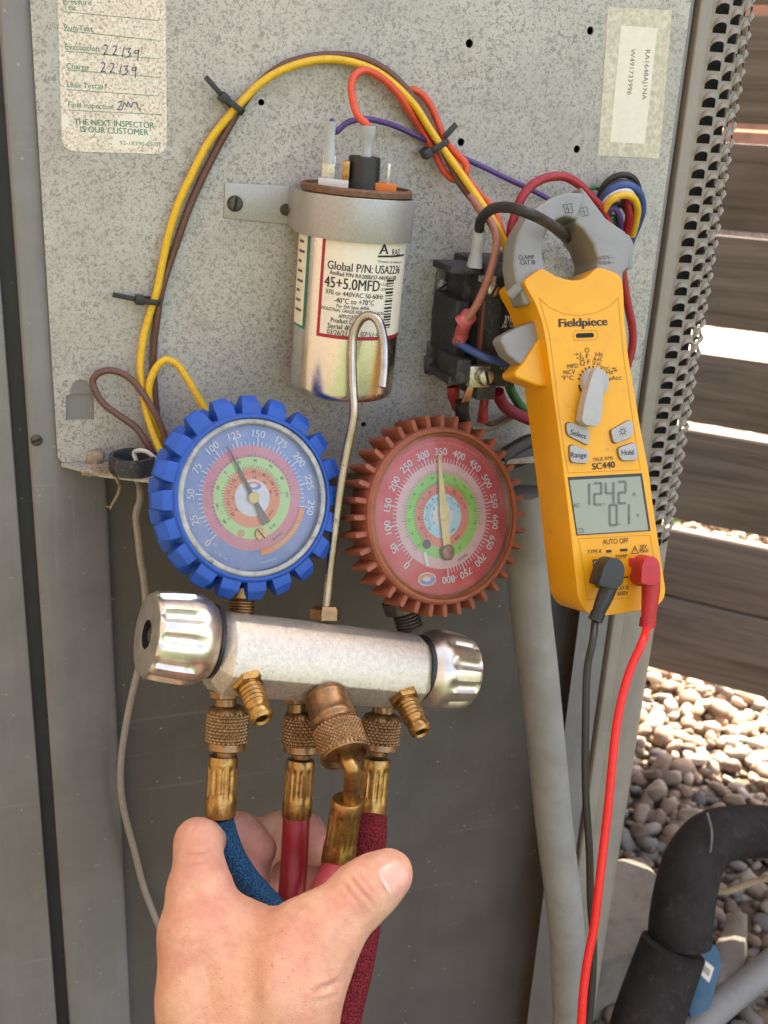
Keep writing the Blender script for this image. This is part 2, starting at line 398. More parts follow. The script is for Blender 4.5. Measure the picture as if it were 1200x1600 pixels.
def mk_wood(name, a, b):
    t = NT(name); mp = t.n('ShaderNodeMapping'); mp.inputs['Scale'].default_value = (2.2, 2.2, 45); t.l(t.tc.outputs['Object'], mp.inputs[0])
    oi = t.n('ShaderNodeObjectInfo'); ad = t.n('ShaderNodeVectorMath'); ad.operation = 'ADD'; t.l(mp.outputs[0], ad.inputs[0])
    cb = t.n('ShaderNodeCombineXYZ'); t.l(t.math('MULTIPLY', oi.outputs['Random'], 40.0), cb.inputs[2]); t.l(cb.outputs[0], ad.inputs[1])
    g = t.noise(1.6, 6, .65, .8, ad.outputs[0]); q = t.noise(5, 3)
    c = t.mix(t.ramp(g, [(.3, 0.0), (.7, 1.0)]), a, b); c = t.mix(t.ramp(q, [(.5, 0.0), (.8, .7)]), c, (.12, .06, .035))
    t.bump(g, .5, .002); return t.set(Base_Color=c, Roughness=.75, Specular_IOR_Level=.3)
WOOD = mk_wood('weathered fence wood', (.13, .098, .072), (.30, .225, .165)); WOOD_RED = mk_wood('red brown boards', (.24, .11, .075), (.32, .16, .11))
CONC = M('concrete', (.30, .27, .22), .85, 0, .25, 30, (.18, .15, .12), .5, 300, bdist=.001)
def mk_stone():
    t = NT('river stone'); oi = t.n('ShaderNodeObjectInfo')
    c = t.ramp(oi.outputs['Random'], [(0.0, (.25, .165, .105)), (.18, (.32, .235, .165)), (.34, (.16, .10, .065)), (.5, (.39, .31, .235)), (.62, (.19, .18, .165)), (.76, (.30, .195, .13)), (.93, (.52, .47, .40))], 'CONSTANT')
    n = t.noise(70, 5, .65); c = t.mix(t.ramp(n, [(.35, 0.0), (.7, .55)]), c, (.19, .145, .10), 'MIX'); t.bump(t.noise(260, 4), .35, .001)
    return t.set(Base_Color=c, Roughness=.7)
STONE = mk_stone()
def mk_gravel(name='gravel mass'):
    t = NT(name); at_ = t.n('ShaderNodeVertexColor'); at_.layer_name = 'tone'
    n = t.noise(70, 5, .65); c = t.mix(t.ramp(n, [(.35, 0.0), (.7, .5)]), at_.outputs[0], (.20, .155, .11)); t.bump(t.noise(260, 4), .35, .001)
    return t.set(Base_Color=c, Roughness=.7)
GRAVEL = mk_gravel()
def mk_ground():
    t = NT('gravelly earth'); a = t.voro(34, 'F1', 'Color'); d = t.voro(34, 'F1', 'Distance')
    bw = t.n('ShaderNodeRGBToBW'); t.l(a, bw.inputs[0])
    c = t.ramp(bw.outputs[0], [(.2, (.25, .18, .12)), (.5, (.40, .32, .24)), (.8, (.52, .45, .36))]); c = t.mix(t.ramp(d, [(.25, 0.0), (.6, 1.0)]), c, (.10, .075, .05))
    t.bump(t.math('SUBTRACT', 1.0, d), 1.0, .02); return t.set(Base_Color=c, Roughness=.85)
EARTH = mk_ground()
SIDING = M('dark blocker siding', (.17, .14, .11), .7, 0, .08, 8, None, .1, 120)  # kept dark so the added wall returns little light
def mk_skin():
    t = NT('skin'); n = t.noise(45, 4, .6); n2 = t.noise(240, 3, .6)
    c = t.mix(t.ramp(n, [(.36, 0.0), (.66, 1.0)]), (.77, .47, .30), (.69, .325, .215))
    c = t.mix(t.ramp(n2, [(.45, 0.0), (.75, .45)]), c, (.62, .29, .20))
    c = t.mix(t.ramp(t.noise(110, 4, .6, .3), [(.48, 0.0), (.72, .5)]), c, (.60, .25, .185))
    # short dark arm hairs, flecks stretched along the arm
    va = t.n('ShaderNodeVertexColor'); va.layer_name = 'flush'
    sp = t.n('ShaderNodeSeparateColor'); t.l(va.outputs[0], sp.inputs[0])
    c = t.mix(sp.outputs[0], c, (.70, .27, .20))
    mp = t.n('ShaderNodeMapping'); mp.inputs['Scale'].default_value = (230, 560, 560); mp.inputs['Rotation'].default_value = (.3, .2, .5); t.l(t.tc.outputs['Object'], mp.inputs[0])
    h = t.voro(1.0, 'F1', 'Distance', mp.outputs[0]); hm = t.math('MULTIPLY', t.ramp(h, [(.09, .62), (.17, 0.0)]), sp.outputs[1])
    c = t.mix(hm, c, (.25, .13, .09))
    w1 = t.voro(1300, 'DISTANCE_TO_EDGE', 'Distance'); hb = t.math('ADD', t.math('MULTIPLY', t.ramp(w1, [(0, 0.0), (.18, 1.0)]), .30), t.noise(330, 5, .68))
    t.bump(hb, .62, .0008)
    return t.set(Base_Color=c, Roughness=t.ramp(n2, [(.3, .42), (.7, .55)]), Subsurface_Weight=.12, Subsurface_Radius=(.010, .0045, .0025), Subsurface_Scale=.5, Specular_IOR_Level=.42)
SKIN = mk_skin()
NAIL = M('thumb nail', (.74, .39, .30), .22, 0, .08, 200, None, .05)
LUNULA = M('pale nail root', (.80, .53, .42), .3, 0, .06, 200, None, .05)
TWIG = M('dry straw', (.42, .30, .17), .8, 0, .3, 300); MUD = M('dried mud', (.40, .31, .22), .9, 0, .35, 500, (.22, .16, .11), .6, 600, bdist=.001)
GROMMET = M('black rubber grommet', (.035, .037, .04), .55, 0, .3, 300, (.16, .15, .13), .15)
BLUETAG = M('blue plastic', (.045, .13, .21), .45, 0, .2, 60, (.10, .12, .13), .1)
LEAF = M('green leaves', (.06, .10, .025), .6, 0, .4, 60, (.16, .14, .03), .1)

# ------------------------------------------------------------------ setting: ground, gravel, fence, added light blockers
g = MB(); g.add([(-60, -60, 0), (60, -60, 0), (60, 90, 0), (-60, 90, 0)], [(0, 1, 2, 3)])
ground = structure(g.build('ground', EARTH, smooth=0, origin=(0, 0, 0)))
bounce_absorber = MB(); bounce_absorber.add([(-60, -60, .004), (60, -60, .004), (60, -.62, .004), (-60, -.62, .004)], [(0, 1, 2, 3)])  # unseen dark green sheet added to cut light bounced from below
bounce_absorber = structure(bounce_absorber.build('bounce_absorber', M('dark green absorber', (.055, .075, .025), .9, 0, .5, 40, (.09, .085, .035), .8, 300, bdist=.004), smooth=0, origin=(0, -.62, 0)))
# fence line: nearer on the right, farther on the left
fdir = (R0*-0.90 + Vector((FW.x, FW.y, 0)).normalized()*0.44).normalized(); fdir.z = 0
fbase = onZ(1100, 1062, .10); fbase.z = 0
fnrm = Vector((-fdir.y, fdir.x, 0)); fnrm = fnrm if fnrm.dot(FW) > 0 else -fnrm
FENCE = Frame(fbase, -fdir, (0, 0, 1), -fnrm)     # u to the right, v up, w towards us
def ico(sub):
    bm = bmesh.new(); bmesh.ops.create_icosphere(bm, subdivisions=sub, radius=1.0)
    v = np.array([x.co[:] for x in bm.verts]); f = np.array([[q.index for q in p.verts] for p in bm.faces]); bm.free(); return v, f
def pebble(sub, seed):
    v, f = ico(sub); r_ = np.random.default_rng(seed)
    k = r_.normal(size=(5, 3))*1.3; ph = r_.uniform(0, 6, 5)
    d = 1+sum(.14*np.sin(v@k[i]+ph[i]) for i in range(5))
    e = np.sign(v)*np.abs(v)**.74
    return e*d[:, None]*np.array([1.0, r_.uniform(.62, .85), r_.uniform(.42, .62)]), f
PEB2 = [pebble(2, s) for s in range(8)]; PEB1 = [pebble(1, s) for s in range(8)]
tones = np.array([(.25, .165, .105), (.32, .235, .165), (.16, .10, .065), (.39, .31, .235), (.19, .18, .165), (.30, .195, .13), (.50, .45, .38), (.38, .29, .20)])
PADX, PADY = onZ(1012, 1345, .07).x, onZ(1000, 1335, .07).y; PADF = onZ(985, 1480, .07).y; print('pad', PADX, PADY, PADF)
spots = []
pitch = .0172
for ix in range(int(1.75/pitch)):
    for iy in range(int(2.2/pitch)):
        for layer in (0, 1):
            if layer and rng.random() > .45: continue
            x = -.05+ix*pitch+rng.uniform(-.5, .5)*pitch; y = -.55+iy*pitch+rng.uniform(-.5, .5)*pitch
            if (-.45 < x < PADX+.012 and PADF-.012 < y < PADY+.012) or (-.45 < x < .27 and -.06 < y < .75): continue
            big = rng.random()
            s = .0066+.0080*big*big*big+(.0025 if layer else 0); spots.append((x, y, s*.42+(.006 if layer else 0), s))
cand = []
for i, (x, y, z, s) in enumerate(spots):
    px, py, t = project(Vector((x, y, z)))
    if t > .3 and 930 < px < 1215 and 1030 < py < 1615 and s/t*FPX > 6: cand.append((-(s/t), i))
cand.sort(); near = set(i for _, i in cand[:295])
pm = []
for k, (v, f) in enumerate(PEB2):
    me = bpy.data.meshes.new('stone'); me.from_pydata(v.tolist(), [], f.tolist()); me.polygons.foreach_set('use_smooth', [True]*len(f)); me.materials.append(STONE); pm.append(me)
Vs, Fs, Cs, off = [], [], [], 0
for i, (x, y, z, s) in enumerate(spots):
    a, b, c_ = rng.uniform(0, 6.28), rng.normal(0, .35), rng.normal(0, .35)
    if i in near:
        o = bpy.data.objects.new('stone', pm[int(rng.integers(8))]); col.objects.link(o); o.parent = ground
        o.location = (x, y, z); o.rotation_euler = (b, c_, a); o.scale = (s, s, s)
    else:
        v, f = PEB1[int(rng.integers(8))]
        mt = np.array(Matrix.Rotation(a, 3, 'Z') @ Matrix.Rotation(c_, 3, 'Y') @ Matrix.Rotation(b, 3, 'X'))
        Vs.append(v@mt.T*s+np.array([x, y, z])); Fs.append(f+off); Cs.append(np.repeat(tones[int(rng.integers(8))][None]*rng.uniform(.85, 1.12), len(f)*3, 0)); off += len(v)
V_ = np.concatenate(Vs); F_ = np.concatenate(Fs); C_ = np.concatenate(Cs)
me = bpy.data.meshes.new('gravel'); me.vertices.add(len(V_)); me.vertices.foreach_set('co', V_.ravel())
me.loops.add(F_.size); me.loops.foreach_set('vertex_index', F_.ravel()); me.polygons.add(len(F_))
me.polygons.foreach_set('loop_start', np.arange(0, F_.size, 3)); me.update(calc_edges=True); me.polygons.foreach_set('use_smooth', [True]*len(F_))
ca = me.color_attributes.new('tone', 'FLOAT_COLOR', 'CORNER'); ca.data.foreach_set('color', np.concatenate([C_, np.ones((len(C_), 1))], 1).ravel().astype(np.float32))
me.materials.append(GRAVEL); gr = bpy.data.objects.new('gravel', me); col.objects.link(gr); stuff(gr, 'smaller brown and grey river stones of the gravel bed', 'gravel')

# wooden fence
fence = thing('wooden_fence', 'weathered grey brown board fence behind the gravel bed', 'fence', fbase)
edges = [(-292, -150), (-135, 8), (25, 193), (224, 360), (371, 513), (556, 668), (684, 826), (846, 949), (953, 1072)]
u_c = FENCE.uv(1150, 600)[0]
for i, (a, b) in enumerate(edges):
    v1 = FENCE.uv(1150, a)[1]; v0 = FENCE.uv(1150, b)[1]
    mb = MB(); mb.box(FENCE, u_c-2.4, u_c+1.6, v0, v1, -.012-.001*(i % 2), .010+.0012*(i % 3)); mb.build('board', WOOD, fence, smooth=30, bevel=.003, seg=2)
vt = FENCE.uv(1150, -292)[1]
while vt < 1.8:
    mb = MB(); mb.box(FENCE, u_c-2.4, u_c+1.6, vt+.012, vt+.150, -.012, .0105); mb.build('board', WOOD, fence, smooth=30, bevel=.003, seg=2); vt += .15
for u in (u_c-1.3, u_c+.62):
    mb = MB(); mb.box(FENCE, u-.045, u+.045, 0, 1.83, -.105, -.016); mb.build('post', WOOD, fence, smooth=30, bevel=.004)
# far boundary wall of red brown boards, seen through the slots
far = thing('far_board_wall', 'distant red brown board wall glimpsed through the fence slots', 'wall', (1.5, 7.2, 0))
for i in range(9):
    mb = MB(); mb.box(WF, -5, 9, 7.2+.01*(i % 2), 7.24, .02+i*.19, .2+i*.19); mb.build('board', WOOD_RED, far, smooth=30)
# low leafy weed behind the fence
wp = onZ(1068, 812, .0); wd = thing('leafy_weed', 'small green leafy weed growing behind the fence', 'plant', wp)
lf = MB()
for k in range(60):
    a = rng.uniform(0, 6.28); r_ = rng.uniform(0, .10); h = rng.uniform(.01, .09); o = wp+Vector((math.cos(a)*r_*1.6, math.sin(a)*r_, h))
    f_ = axisframe(o, o+Vector((rng.normal(), rng.normal(), .7)))
    s = rng.uniform(.012, .022); lf.add([f_.p(-s, 0, 0), f_.p(0, -s*.5, .003), f_.p(s, 0, 0), f_.p(0, s*.5, .003)], [(0, 1, 2, 3)])
lf.build('leaves', LEAF, wd, smooth=0)
# unseen clapboard wall added at the left to block sky light
side_blocker = thing('light_blocking_wall', 'added unseen clapboard wall blocking light from the left', 'wall', (-1.15, 0, 0))
for i in range(21):
    mb = MB(); z0 = .15+i*.165
    mb.add([(-1.15, -3.5, z0), (-1.15, 2.0, z0), (-1.128, -3.5, z0-.005), (-1.128, 2.0, z0-.005), (-1.142, -3.5, z0+.17), (-1.142, 2.0, z0+.17)], [(2, 3, 5, 4), (0, 1, 3, 2)])
    mb.build('clapboard', SIDING, side_blocker, smooth=0)
mb = MB(); mb.box(WF, -1.35, -1.151, -3.5, 2.0, 0, 3.65); mb.build('sheathing', SIDING, side_blocker, smooth=0)

# ------------------------------------------------------------------ the outdoor unit
XL = onY(45, 0, 0).x; XL2 = onY(90, 690, 0).x; XR = onY(1078, 0, 0).x; XR2 = onY(1009, 500, 0).x
print('XL', XL, XL2, 'XR', XR, XR2)
XL = (XL+XL2)/2; XR = (XR+XR2)/2
unit = thing('air_conditioner', 'taupe metal outdoor air conditioner with its electrical cover removed', 'air conditioner', ((XL+XR)/2, .14, .07))
ZT, ZB, UD = .97, .085, .69
xa = XL-.0135
xflat = onY(105, 950, .001).x; xs = onY(188, 1230, .012).x
xsr = onY(897, 1250, .012).x; xr1 = XR+.013
mb = MB(); mb.box(WF, xa-.02, XR+.02, .0225, UD, ZB, ZT); mb.build('inner_cabinet', PAINT, unit, smooth=0)
def vprism(pts, z0, z1, name, mat_, bev=.0012): m_ = MB(); m_.prism(WF, pts, z0, z1); return m_.build(name, mat_, unit, smooth=30, bevel=bev, seg=3)
vprism([(xa, .0235), (xa, .001), (xflat, .001), (xs, .012), (xs, .0235)], ZB, ZT, 'corner_post', PAINT2, .0028)
vprism([(xsr, .0235), (xsr, .012), (XR-.018, .001), (XR+.0035, .001), (XR+.0035, .0235)], ZB, ZT, 'corner_post', PAINT2, .0015)
vprism([(XR+.006, .0235), (XR+.006, -.0015), (xr1+.001, -.0015), (xr1+.001, .0235)], ZB, ZT, 'corner_trim', PAINT3, .0014)
# left side panel, rounding away
gl = xa-.0075
pts = [(gl, .03), (gl, .003)]+[(gl-.03-.07*math.sin(a), .003+.07*(1-math.cos(a))) for a in np.linspace(0, math.pi/2, 10)]+[(gl-.1, UD), (gl-.02, UD)]
vprism(pts, ZB, ZT, 'side_panel', PAINT2, .0012)
# right louvred panel: a rounded sheet with holes and a hood over each
CR_ = .0250; N_COL = 7; PIT = .0092
def lsurf(s):       # arc length -> x, y, angle
    a0 = R(-24); tot = CR_*(R(90)-a0)
    if s < tot: a = a0+s/CR_; return xr1+CR_*(math.sin(a)-math.sin(a0)), -.001+CR_*(math.cos(a0)-math.cos(a)), a
    a = R(90); return xr1+CR_*(1-math.sin(a0)), -.001+CR_*math.cos(a0)+(s-tot), a
S0 = .0015; ROWS = 52; ZL0 = onY(1040, 850, 0).z+20*.0092
sh = MB()
def ls(s, z, o=0.0):
    x, y, a = lsurf(max(s, 0)); return Vector((x+math.sin(a)*o, y-math.cos(a)*o, z))
hole = [(math.cos(a)*.42, -.40+.80*math.sin(a)**.6) for a in np.linspace(0, math.pi, 9)]
def cell(s0, z0):
    Hh = [(s0+PIT*(.5+hx), z0+PIT*(.5+hz)) for hx, hz in hole]
    Bd = [(s0+PIT, z0), (s0+PIT, z0+PIT*.5), (s0+PIT, z0+PIT), (s0+PIT*.8, z0+PIT), (s0+PIT*.5, z0+PIT), (s0+PIT*.2, z0+PIT), (s0, z0+PIT), (s0, z0+PIT*.5), (s0, z0)]
    n = 9; sh.add([ls(*q) for q in Bd]+[ls(*q) for q in Hh], [(i, i+1, n+i+1, n+i) for i in range(n-1)]+[(0, n, 2*n-1, n-1)])
for c_ in range(N_COL):
    for r_ in range(int((ZT-.03-ZL0)/PIT)+22):
        cell(S0+c_*PIT, ZL0+(r_-20+(.5 if c_ % 2 else 0))*PIT)
nrow = int((ZT-.03-ZL0)/PIT)+22
ztop = ZL0+(nrow-20)*PIT; zbot = ZL0-20*PIT
SE = S0+N_COL*PIT
for (s0, s1) in ((-.0, S0), (SE, UD-.03)):
    seg_ = 6; sh.add([ls(s0+(s1-s0)*k/seg_, z) for z in (ZB, ZT) for k in range(seg_+1)], [(k, k+1, seg_+2+k, seg_+1+k) for k in range(seg_)])
for (z0, z1) in ((ZB, zbot), (ztop+PIT*.5, ZT)):
    sh.add([ls(S0+(SE-S0)*k/18, z) for z in (z0, z1) for k in range(19)], [(k, k+1, 20+k, 19+k) for k in range(18)])
lp = sh.build('louvre_panel', PAINT3, unit, smooth=40)
lm = MB(); lm.add([ls(S0+(SE-S0)*k/20, z, -.0055) for z in (ZB, ZT) for k in range(21)], [(k, k+1, 22+k, 21+k) for k in range(20)]); lm.build('shade_liner', DARKHOLE, unit, smooth=40)  # black liner put behind the louvre holes to paint the interior shade
hm = MB(); na, nb = 7, 4; ring = []
for k in range(nb+1):
    q = k/nb
    ring.append([Vector((math.cos(a)*.45*(.2+.8*math.sin(q*1.5)**.7), 0, .0)) + Vector((0, -.24*math.sin(a)**.8*math.sin(q*1.5), .45-.30*(1-math.cos(q*1.5))-.36*q*(1-math.sin(a)))) for a in np.linspace(0, math.pi, na)])
hm.loft(ring, False, False, False)
hmesh = bpy.data.meshes.new('louvre'); hmesh.from_pydata([tuple(v) for v in hm.v], [], hm.f); hmesh.polygons.foreach_set('use_smooth', [True]*len(hm.f)); hmesh.materials.append(PAINT3)
ulo = world_loc(unit); cnt = 0
for c_ in range(4):
    for r_ in range(nrow):
        z = ZL0+(r_-20+.5+(.5 if c_ % 2 else 0))*PIT
        if z > .825: continue
        x, y, a = lsurf(S0+(c_+.5)*PIT); cnt += 1
        o = bpy.data.objects.new('louvre', hmesh); col.objects.link(o); o.parent = lp
        o.location = Vector((x, y, z))-ulo; o.rotation_euler = (0, 0, a); o.scale = (PIT, PIT, PIT)
print('louvres', cnt)
mb = MB(); mb.prism(WF, [(gl-.11, -.012), (xr1+.012, -.012), (xr1+.035, .02), (xr1+.035, UD+.01), (gl-.11, UD+.01)], ZT, ZT+.03); mb.build('top_cover', PAINT2, unit, bevel=.006, seg=3)
mb = MB(); mb.prism(WF, [(gl-.105, -.006), (xr1+.005, -.006), (xr1+.03, .02), (xr1+.03, UD), (gl-.105, UD)], .07, ZB); mb.build('base_pan', PAINT, unit, bevel=.003)
pad = MB(); pad.prism(WF, [(-.42, -.045), (xr1+.03, -.045), (xr1+.045, PADF-.01), (PADX, PADF), (PADX, PADY), (xr1+.04, PADY+.01), (xr1+.04, UD+.02), (-.42, UD+.02)], -.02, .0695); pad = tag(pad.build('concrete_pad', CONC, smooth=30, bevel=.006), 'rough concrete pad under the outdoor unit', 'pad')

# control panel sheet with punched holes and a knock-out window
def sheet(outer, holes, y0, th, name, mat_, parent):
    cu = bpy.data.curves.new('c', 'CURVE'); cu.dimensions = '2D'; cu.fill_mode = 'BOTH'; cu.extrude = th/2; cu.resolution_u = 1
    for pl in [outer]+holes:
        s = cu.splines.new('POLY'); s.points.add(len(pl)-1); s.use_cyclic_u = True
        for q, (u, v) in zip(s.points, pl): q.co = (u, v, 0, 1)
    o = bpy.data.objects.new('c', cu); me_ = o.to_mesh(); m_ = MB()
    m_.add([PF.p(v.co.x, v.co.y, v.co.z-y0) for v in me_.vertices], [tuple(p.vertices) for p in me_.polygons])
    o.to_mesh_clear(); bpy.data.objects.remove(o); bpy.data.curves.remove(cu)
    return m_.build(name, mat_, parent, smooth=30)
def circ(px, py, rpx, n=14, y=-.001):
    c0 = onY(px, py, y); r_ = (onY(px+rpx, py, y)-c0).length
    return [(c0.x+r_*math.cos(2*math.pi*k/n), c0.z+r_*math.sin(2*math.pi*k/n)) for k in range(n)]
def pxz(px, py, y=-.001): q = onY(px, py, y); return (q.x, q.z)
zf = onY(560, 699, 0).z; print('fold', project(Vector((XL, 0, zf)))[:2], project(Vector((onY(820, 700, 0).x, 0, zf)))[:2], PADX, PADY)
holes = [circ(*h) for h in ((733, 68, 6), (922, 48, 5.5), (408, 160, 5), (720, 222, 5.5), (901, 233, 5.2), (568, 663, 4.2), (624, 661, 4.2), (30+150, -30, 5))]
win = [pxz(*q) for q in ((103, 617), (109, 616), (111, 605), (117, 596), (126, 592), (135, 596), (142, 605), (144, 614), (147, 615), (147, 655), (103, 656))]
zL = onY(93, 722, 0).z; xk = onY(520, 699, 0).x
def zs(x): return zL+(zf-zL)*min(1, max(0, (x-XL)/(xk-XL)))
cp = sheet([(XL+.002, zL+.0002), (XL, zL+.003), (XL, .945), (XR, .945), (XR, zf), (xk, zf)], holes+[win], -.0007, .0014, 'control_panel', GALV, unit)
mb = MB(); a_, b_ = pxz(98, 662, .0), pxz(152, 608, .0); mb.box(PF, a_[0], b_[0], a_[1], b_[1], -.0008, .0002)
c0 = pxz(126, 606); mb.prism(PF, [(c0[0]+.0056*math.cos(a), c0[1]+.0056*math.sin(a)) for a in np.linspace(0, math.pi, 12)]+[(c0[0]-.0056, c0[1]-.003), (c0[0]+.0056, c0[1]-.003)], .0003, .0010)
mb.build('knockout_tab', PAINT2, unit, smooth=30)
# shelf at the foot of the control panel: deeper towards the right
shelf_px = [(92, 727), (160, 741), (245, 757), (400, 783), (540, 803), (700, 818), (850, 812), (930, 800)]
fe = [onZ(*q, zs(onZ(*q, zf).x)) for q in shelf_px]; fe = [(q.x, max(min(q.y, -.002), -.037)) for q in fe]
print('shelf', [(round(a,3), round(b,3)) for a, b in fe]); fe[0] = (XL+.0015, -.0025); fe[-1] = (XR-.02, fe[-2][1]); 
mb = MB(); sp_ = [(x, 0.0) for x, _ in fe]; V = []
for top in (0, -.0016): V += [Vector((x, y, zs(x)+top)) for x, y in fe]+[Vector((x, y, zs(x)+top)) for x, y in sp_]
n = len(fe); F = []
for i in range(n-1): F += [(i, i+1, n+i+1, n+i), (2*n+i, 3*n+i, 3*n+i+1, 2*n+i+1), (i, 2*n+i, 2*n+i+1, i+1)]
F += [(0, n, 3*n, 2*n), (n-1, 3*n-1, 4*n-1, 2*n-1)]
mb.add(V, F); shelf = mb.build('shelf', GALV, unit, smooth=30)
# ------------------------------------------------------------------ stickers
def rounded(pts, r, n=5):
    out = []; m = len(pts)
    for i in range(m):
        p = np.array(pts[i]); a = np.array(pts[i-1])-p; b = np.array(pts[(i+1) % m])-p
        k = min(r, np.linalg.norm(a)*.49, np.linalg.norm(b)*.49); a = a/np.linalg.norm(a)*k; b = b/np.linalg.norm(b)*k
        for j in range(n+1):
            s = j/n; out.append(tuple((1-s)**2*(p+a)+2*s*(1-s)*p+s*s*(p+b)))
    return out
SF = PF.at((0, -.0014, 0))
def quadpx(fr, q, w_=0.0): return [fr.uv(*p, w_) for p in q]
mb = MB(); mb.prism(SF, rounded(quadpx(SF, [(97, 236), (261, 241), (258, -60), (88, -60)]), .006), 0.0, .00025)
lab = plabel(mb.build('inspection_sticker', LABEL, unit, smooth=30), 'stained white inspection sticker with green print and pen figures')
sl = SF.at(SF.O+SF.Z*.00028); tx = MB(); ln = MB()
for s, a, b, h in [('Pressure', (99, 6), (143, 8), 8), ('Test', (100, 15), (119, 16.5), 8.5), ('Run Test', (101, 47), (145, 49.5), 8.5), ('Evacuation', (102, 77), (155, 80.5), 8.5), ('Charge', (104, 107), (138, 109.5), 8.5), ('Leak Test #1', (105, 136), (165, 139.5), 8), ('Final Inspection', (107, 167), (177, 171), 8)]:
    tx.ptext(sl, s, a, b, h, 0, .004)
tx.ptext(sl, 'THE NEXT INSPECTOR', (116, 194.5), (241, 200.5), 9, 0, .018); tx.ptext(sl, 'IS OUR CUSTOMER', (126, 206), (232, 211.5), 9, 0, .018)
tx.ptext(sl, '92-18390-05/01', (187, 226), (250, 229), 6, 0, 0.0)
for a, b in [((98, 18), (248, 32)), ((99, 47.5), (246, 63)), ((102, 80), (250, 92)), ((104, 109), (252, 121)), ((105, 140), (248, 150)), ((107, 172), (250, 179))]: ln.line(sl, [a, b], .00022)
tx.v += ln.v; n0 = len(tx.v)-len(ln.v); tx.f += [tuple(i+n0 for i in f) for f in ln.f]
tx.build('green_print', GREEN_INK, lab, smooth=0)
pen = MB(); zig = lambda o, P: pen.line(sl, [(o[0]+x, o[1]+y) for x, y in P], .00042)
two = [(1, -12), (4, -14), (7, -12), (6, -7), (1, 1), (3, 0), (8, 1)]; one = [(4, -13), (1, 2)]; three = [(0, -11), (7, -12), (3, -6), (7, -4), (4, 1), (-2, 3)]; nine = [(8, -10), (3, -10), (2, -6), (8, -6), (9, -11), (7, 6)]
for (ox, oy) in ((161, 84), (157, 111)):
    for k, P in enumerate((two, two, one, three, nine)): zig((ox+(0, 14, 29, 36, 47)[k], oy+k*1.2), P)
zig((184, 168), [(0, -8), (6, -10), (5, -4), (0, 3), (6, 4), (10, -8), (14, -2), (16, -9), (21, 0), (24, -8), (30, -7), (31, 0), (36, 3), (34, 5)])
pen.build('pen_marks', PEN, lab, smooth=0)
st = MB()   # torn pale patches
st.prism(sl, rounded(quadpx(sl, [(98, 178), (106, 178), (110, 190), (104, 200), (97, 205)]), .003), 0, .00006)
st.prism(sl, rounded(quadpx(sl, [(183, 182), (212, 176), (226, 190), (236, 206), (232, 226), (200, 233), (172, 230), (180, 205)]), .006), -.0002, -.00002); st.build('bare_patch', PAPER, lab, smooth=0)
mb = MB(); mb.prism(SF, quadpx(SF, [(934, 243), (1030, 248), (1050, 16), (950, 11)]), 0, .00018); tp = plabel(mb.build('serial_sticker', TAPE, unit, smooth=30), 'yellowed tape over a white serial number slip')
s2 = SF.at(SF.O+SF.Z*.00022); mb = MB(); mb.prism(s2, quadpx(s2, [(953, 222), (1007, 225), (1027, 44), (970, 40)]), 0, .00012); mb.build('paper_slip', PAPER, tp, smooth=30)
s3 = s2.at(s2.O+s2.Z*.00014); tx = MB(); tx.ptext(s3, 'RA1648AJ1NA', (1009, 78), (1003, 156), 8.5, 0, .0); tx.ptext(s3, 'W491733996', (986, 76), (980, 148), 8.5, 0, .0); tx.build('serial_print', GREY_INK, tp, smooth=0)

# ------------------------------------------------------------------ run capacitor
cT, cB = wy(557, 300, 30), wy(533, 609, 29); CH = (cT-cB).length
ax = (cT-cB).normalized(); toc = (C-(cT+cB)/2); toc = (toc-ax*toc.dot(ax)).normalized()
CF = Frame(cB, -toc.cross(ax)*-1, toc, ax)            # u sideways, v towards the lens, w up the can
if CF.X.dot(CR) < 0: CF.X = -CF.X
CRD = (onY(643, 305, -.03)-onY(473, 290, -.03)).length/2*.955
def cyl(th, h, r_=None): r_ = r_ or CRD; return CF.p(r_*math.sin(th), r_*math.cos(th), h)
def cpx(px, py, r_=None):
    """pixel -> (angle, height) on the can"""
    r_ = r_ or CRD; d = ray(px, py); o = C-CF.O; dx, dy = d.dot(CF.X), d.dot(CF.Y); ox, oy = o.dot(CF.X), o.dot(CF.Y)
    a = dx*dx+dy*dy; b = 2*(ox*dx+oy*dy); c_ = ox*ox+oy*oy-r_*r_; D = b*b-4*a*c_
    t = (-b-math.sqrt(D))/(2*a) if D > 0 else -b/(2*a)
    q = o+d*t; return math.atan2(q.dot(CF.X), q.dot(CF.Y)), q.dot(CF.Z)
cap = thing('run_capacitor', 'silver cylindrical run capacitor with white label in a strap', 'capacitor', cB)
mb = MB(); mb.lathe(CF, [(CRD*.55, .0006), (CRD*.93, .0), (CRD*.985, .0015), (CRD, .004), (CRD, CH*.3), (CRD, CH*.6), (CRD, CH-.003), (CRD*.99, CH)], 64); can = mb.build('can', CHROME, cap, smooth=50)
mb = MB(); mb.lathe(CF, [(CRD*.99, CH-.001), (CRD*1.03, CH-.0002), (CRD*1.035, CH+.0020), (CRD*1.0, CH+.0030), (CRD*.95, CH+.0029), (CRD*.94, CH+.0016), (.0005, CH+.0018)], 64); mb.build('crimped_lid', LID, cap, smooth=40)
def patch(m_, th0, th1, h0, h1, off, n=24, rc=0.0):
    rows = 2; V, F = [], []
    for j in range(rows):
        for i in range(n+1): V.append(cyl(th0+(th1-th0)*i/n, (h0, h1)[j], CRD+off))
    F = [(i, i+1, n+2+i, n+1+i) for i in range(n)]; return m_.add(V, F)
thL, hB = cpx(496, 500); thL2, hTp = cpx(497, 330); hBot = cpx(560, 532)[1]; hTop = CH-.0055; thR = thL+R(165)
mb = MB(); patch(mb, thL, thR, hBot, hTop, .00012, 40); clab = plabel(mb.build('rating_label', PAPER, cap, smooth=60), 'white rating label with red border')
mb = MB(); bw = .0017
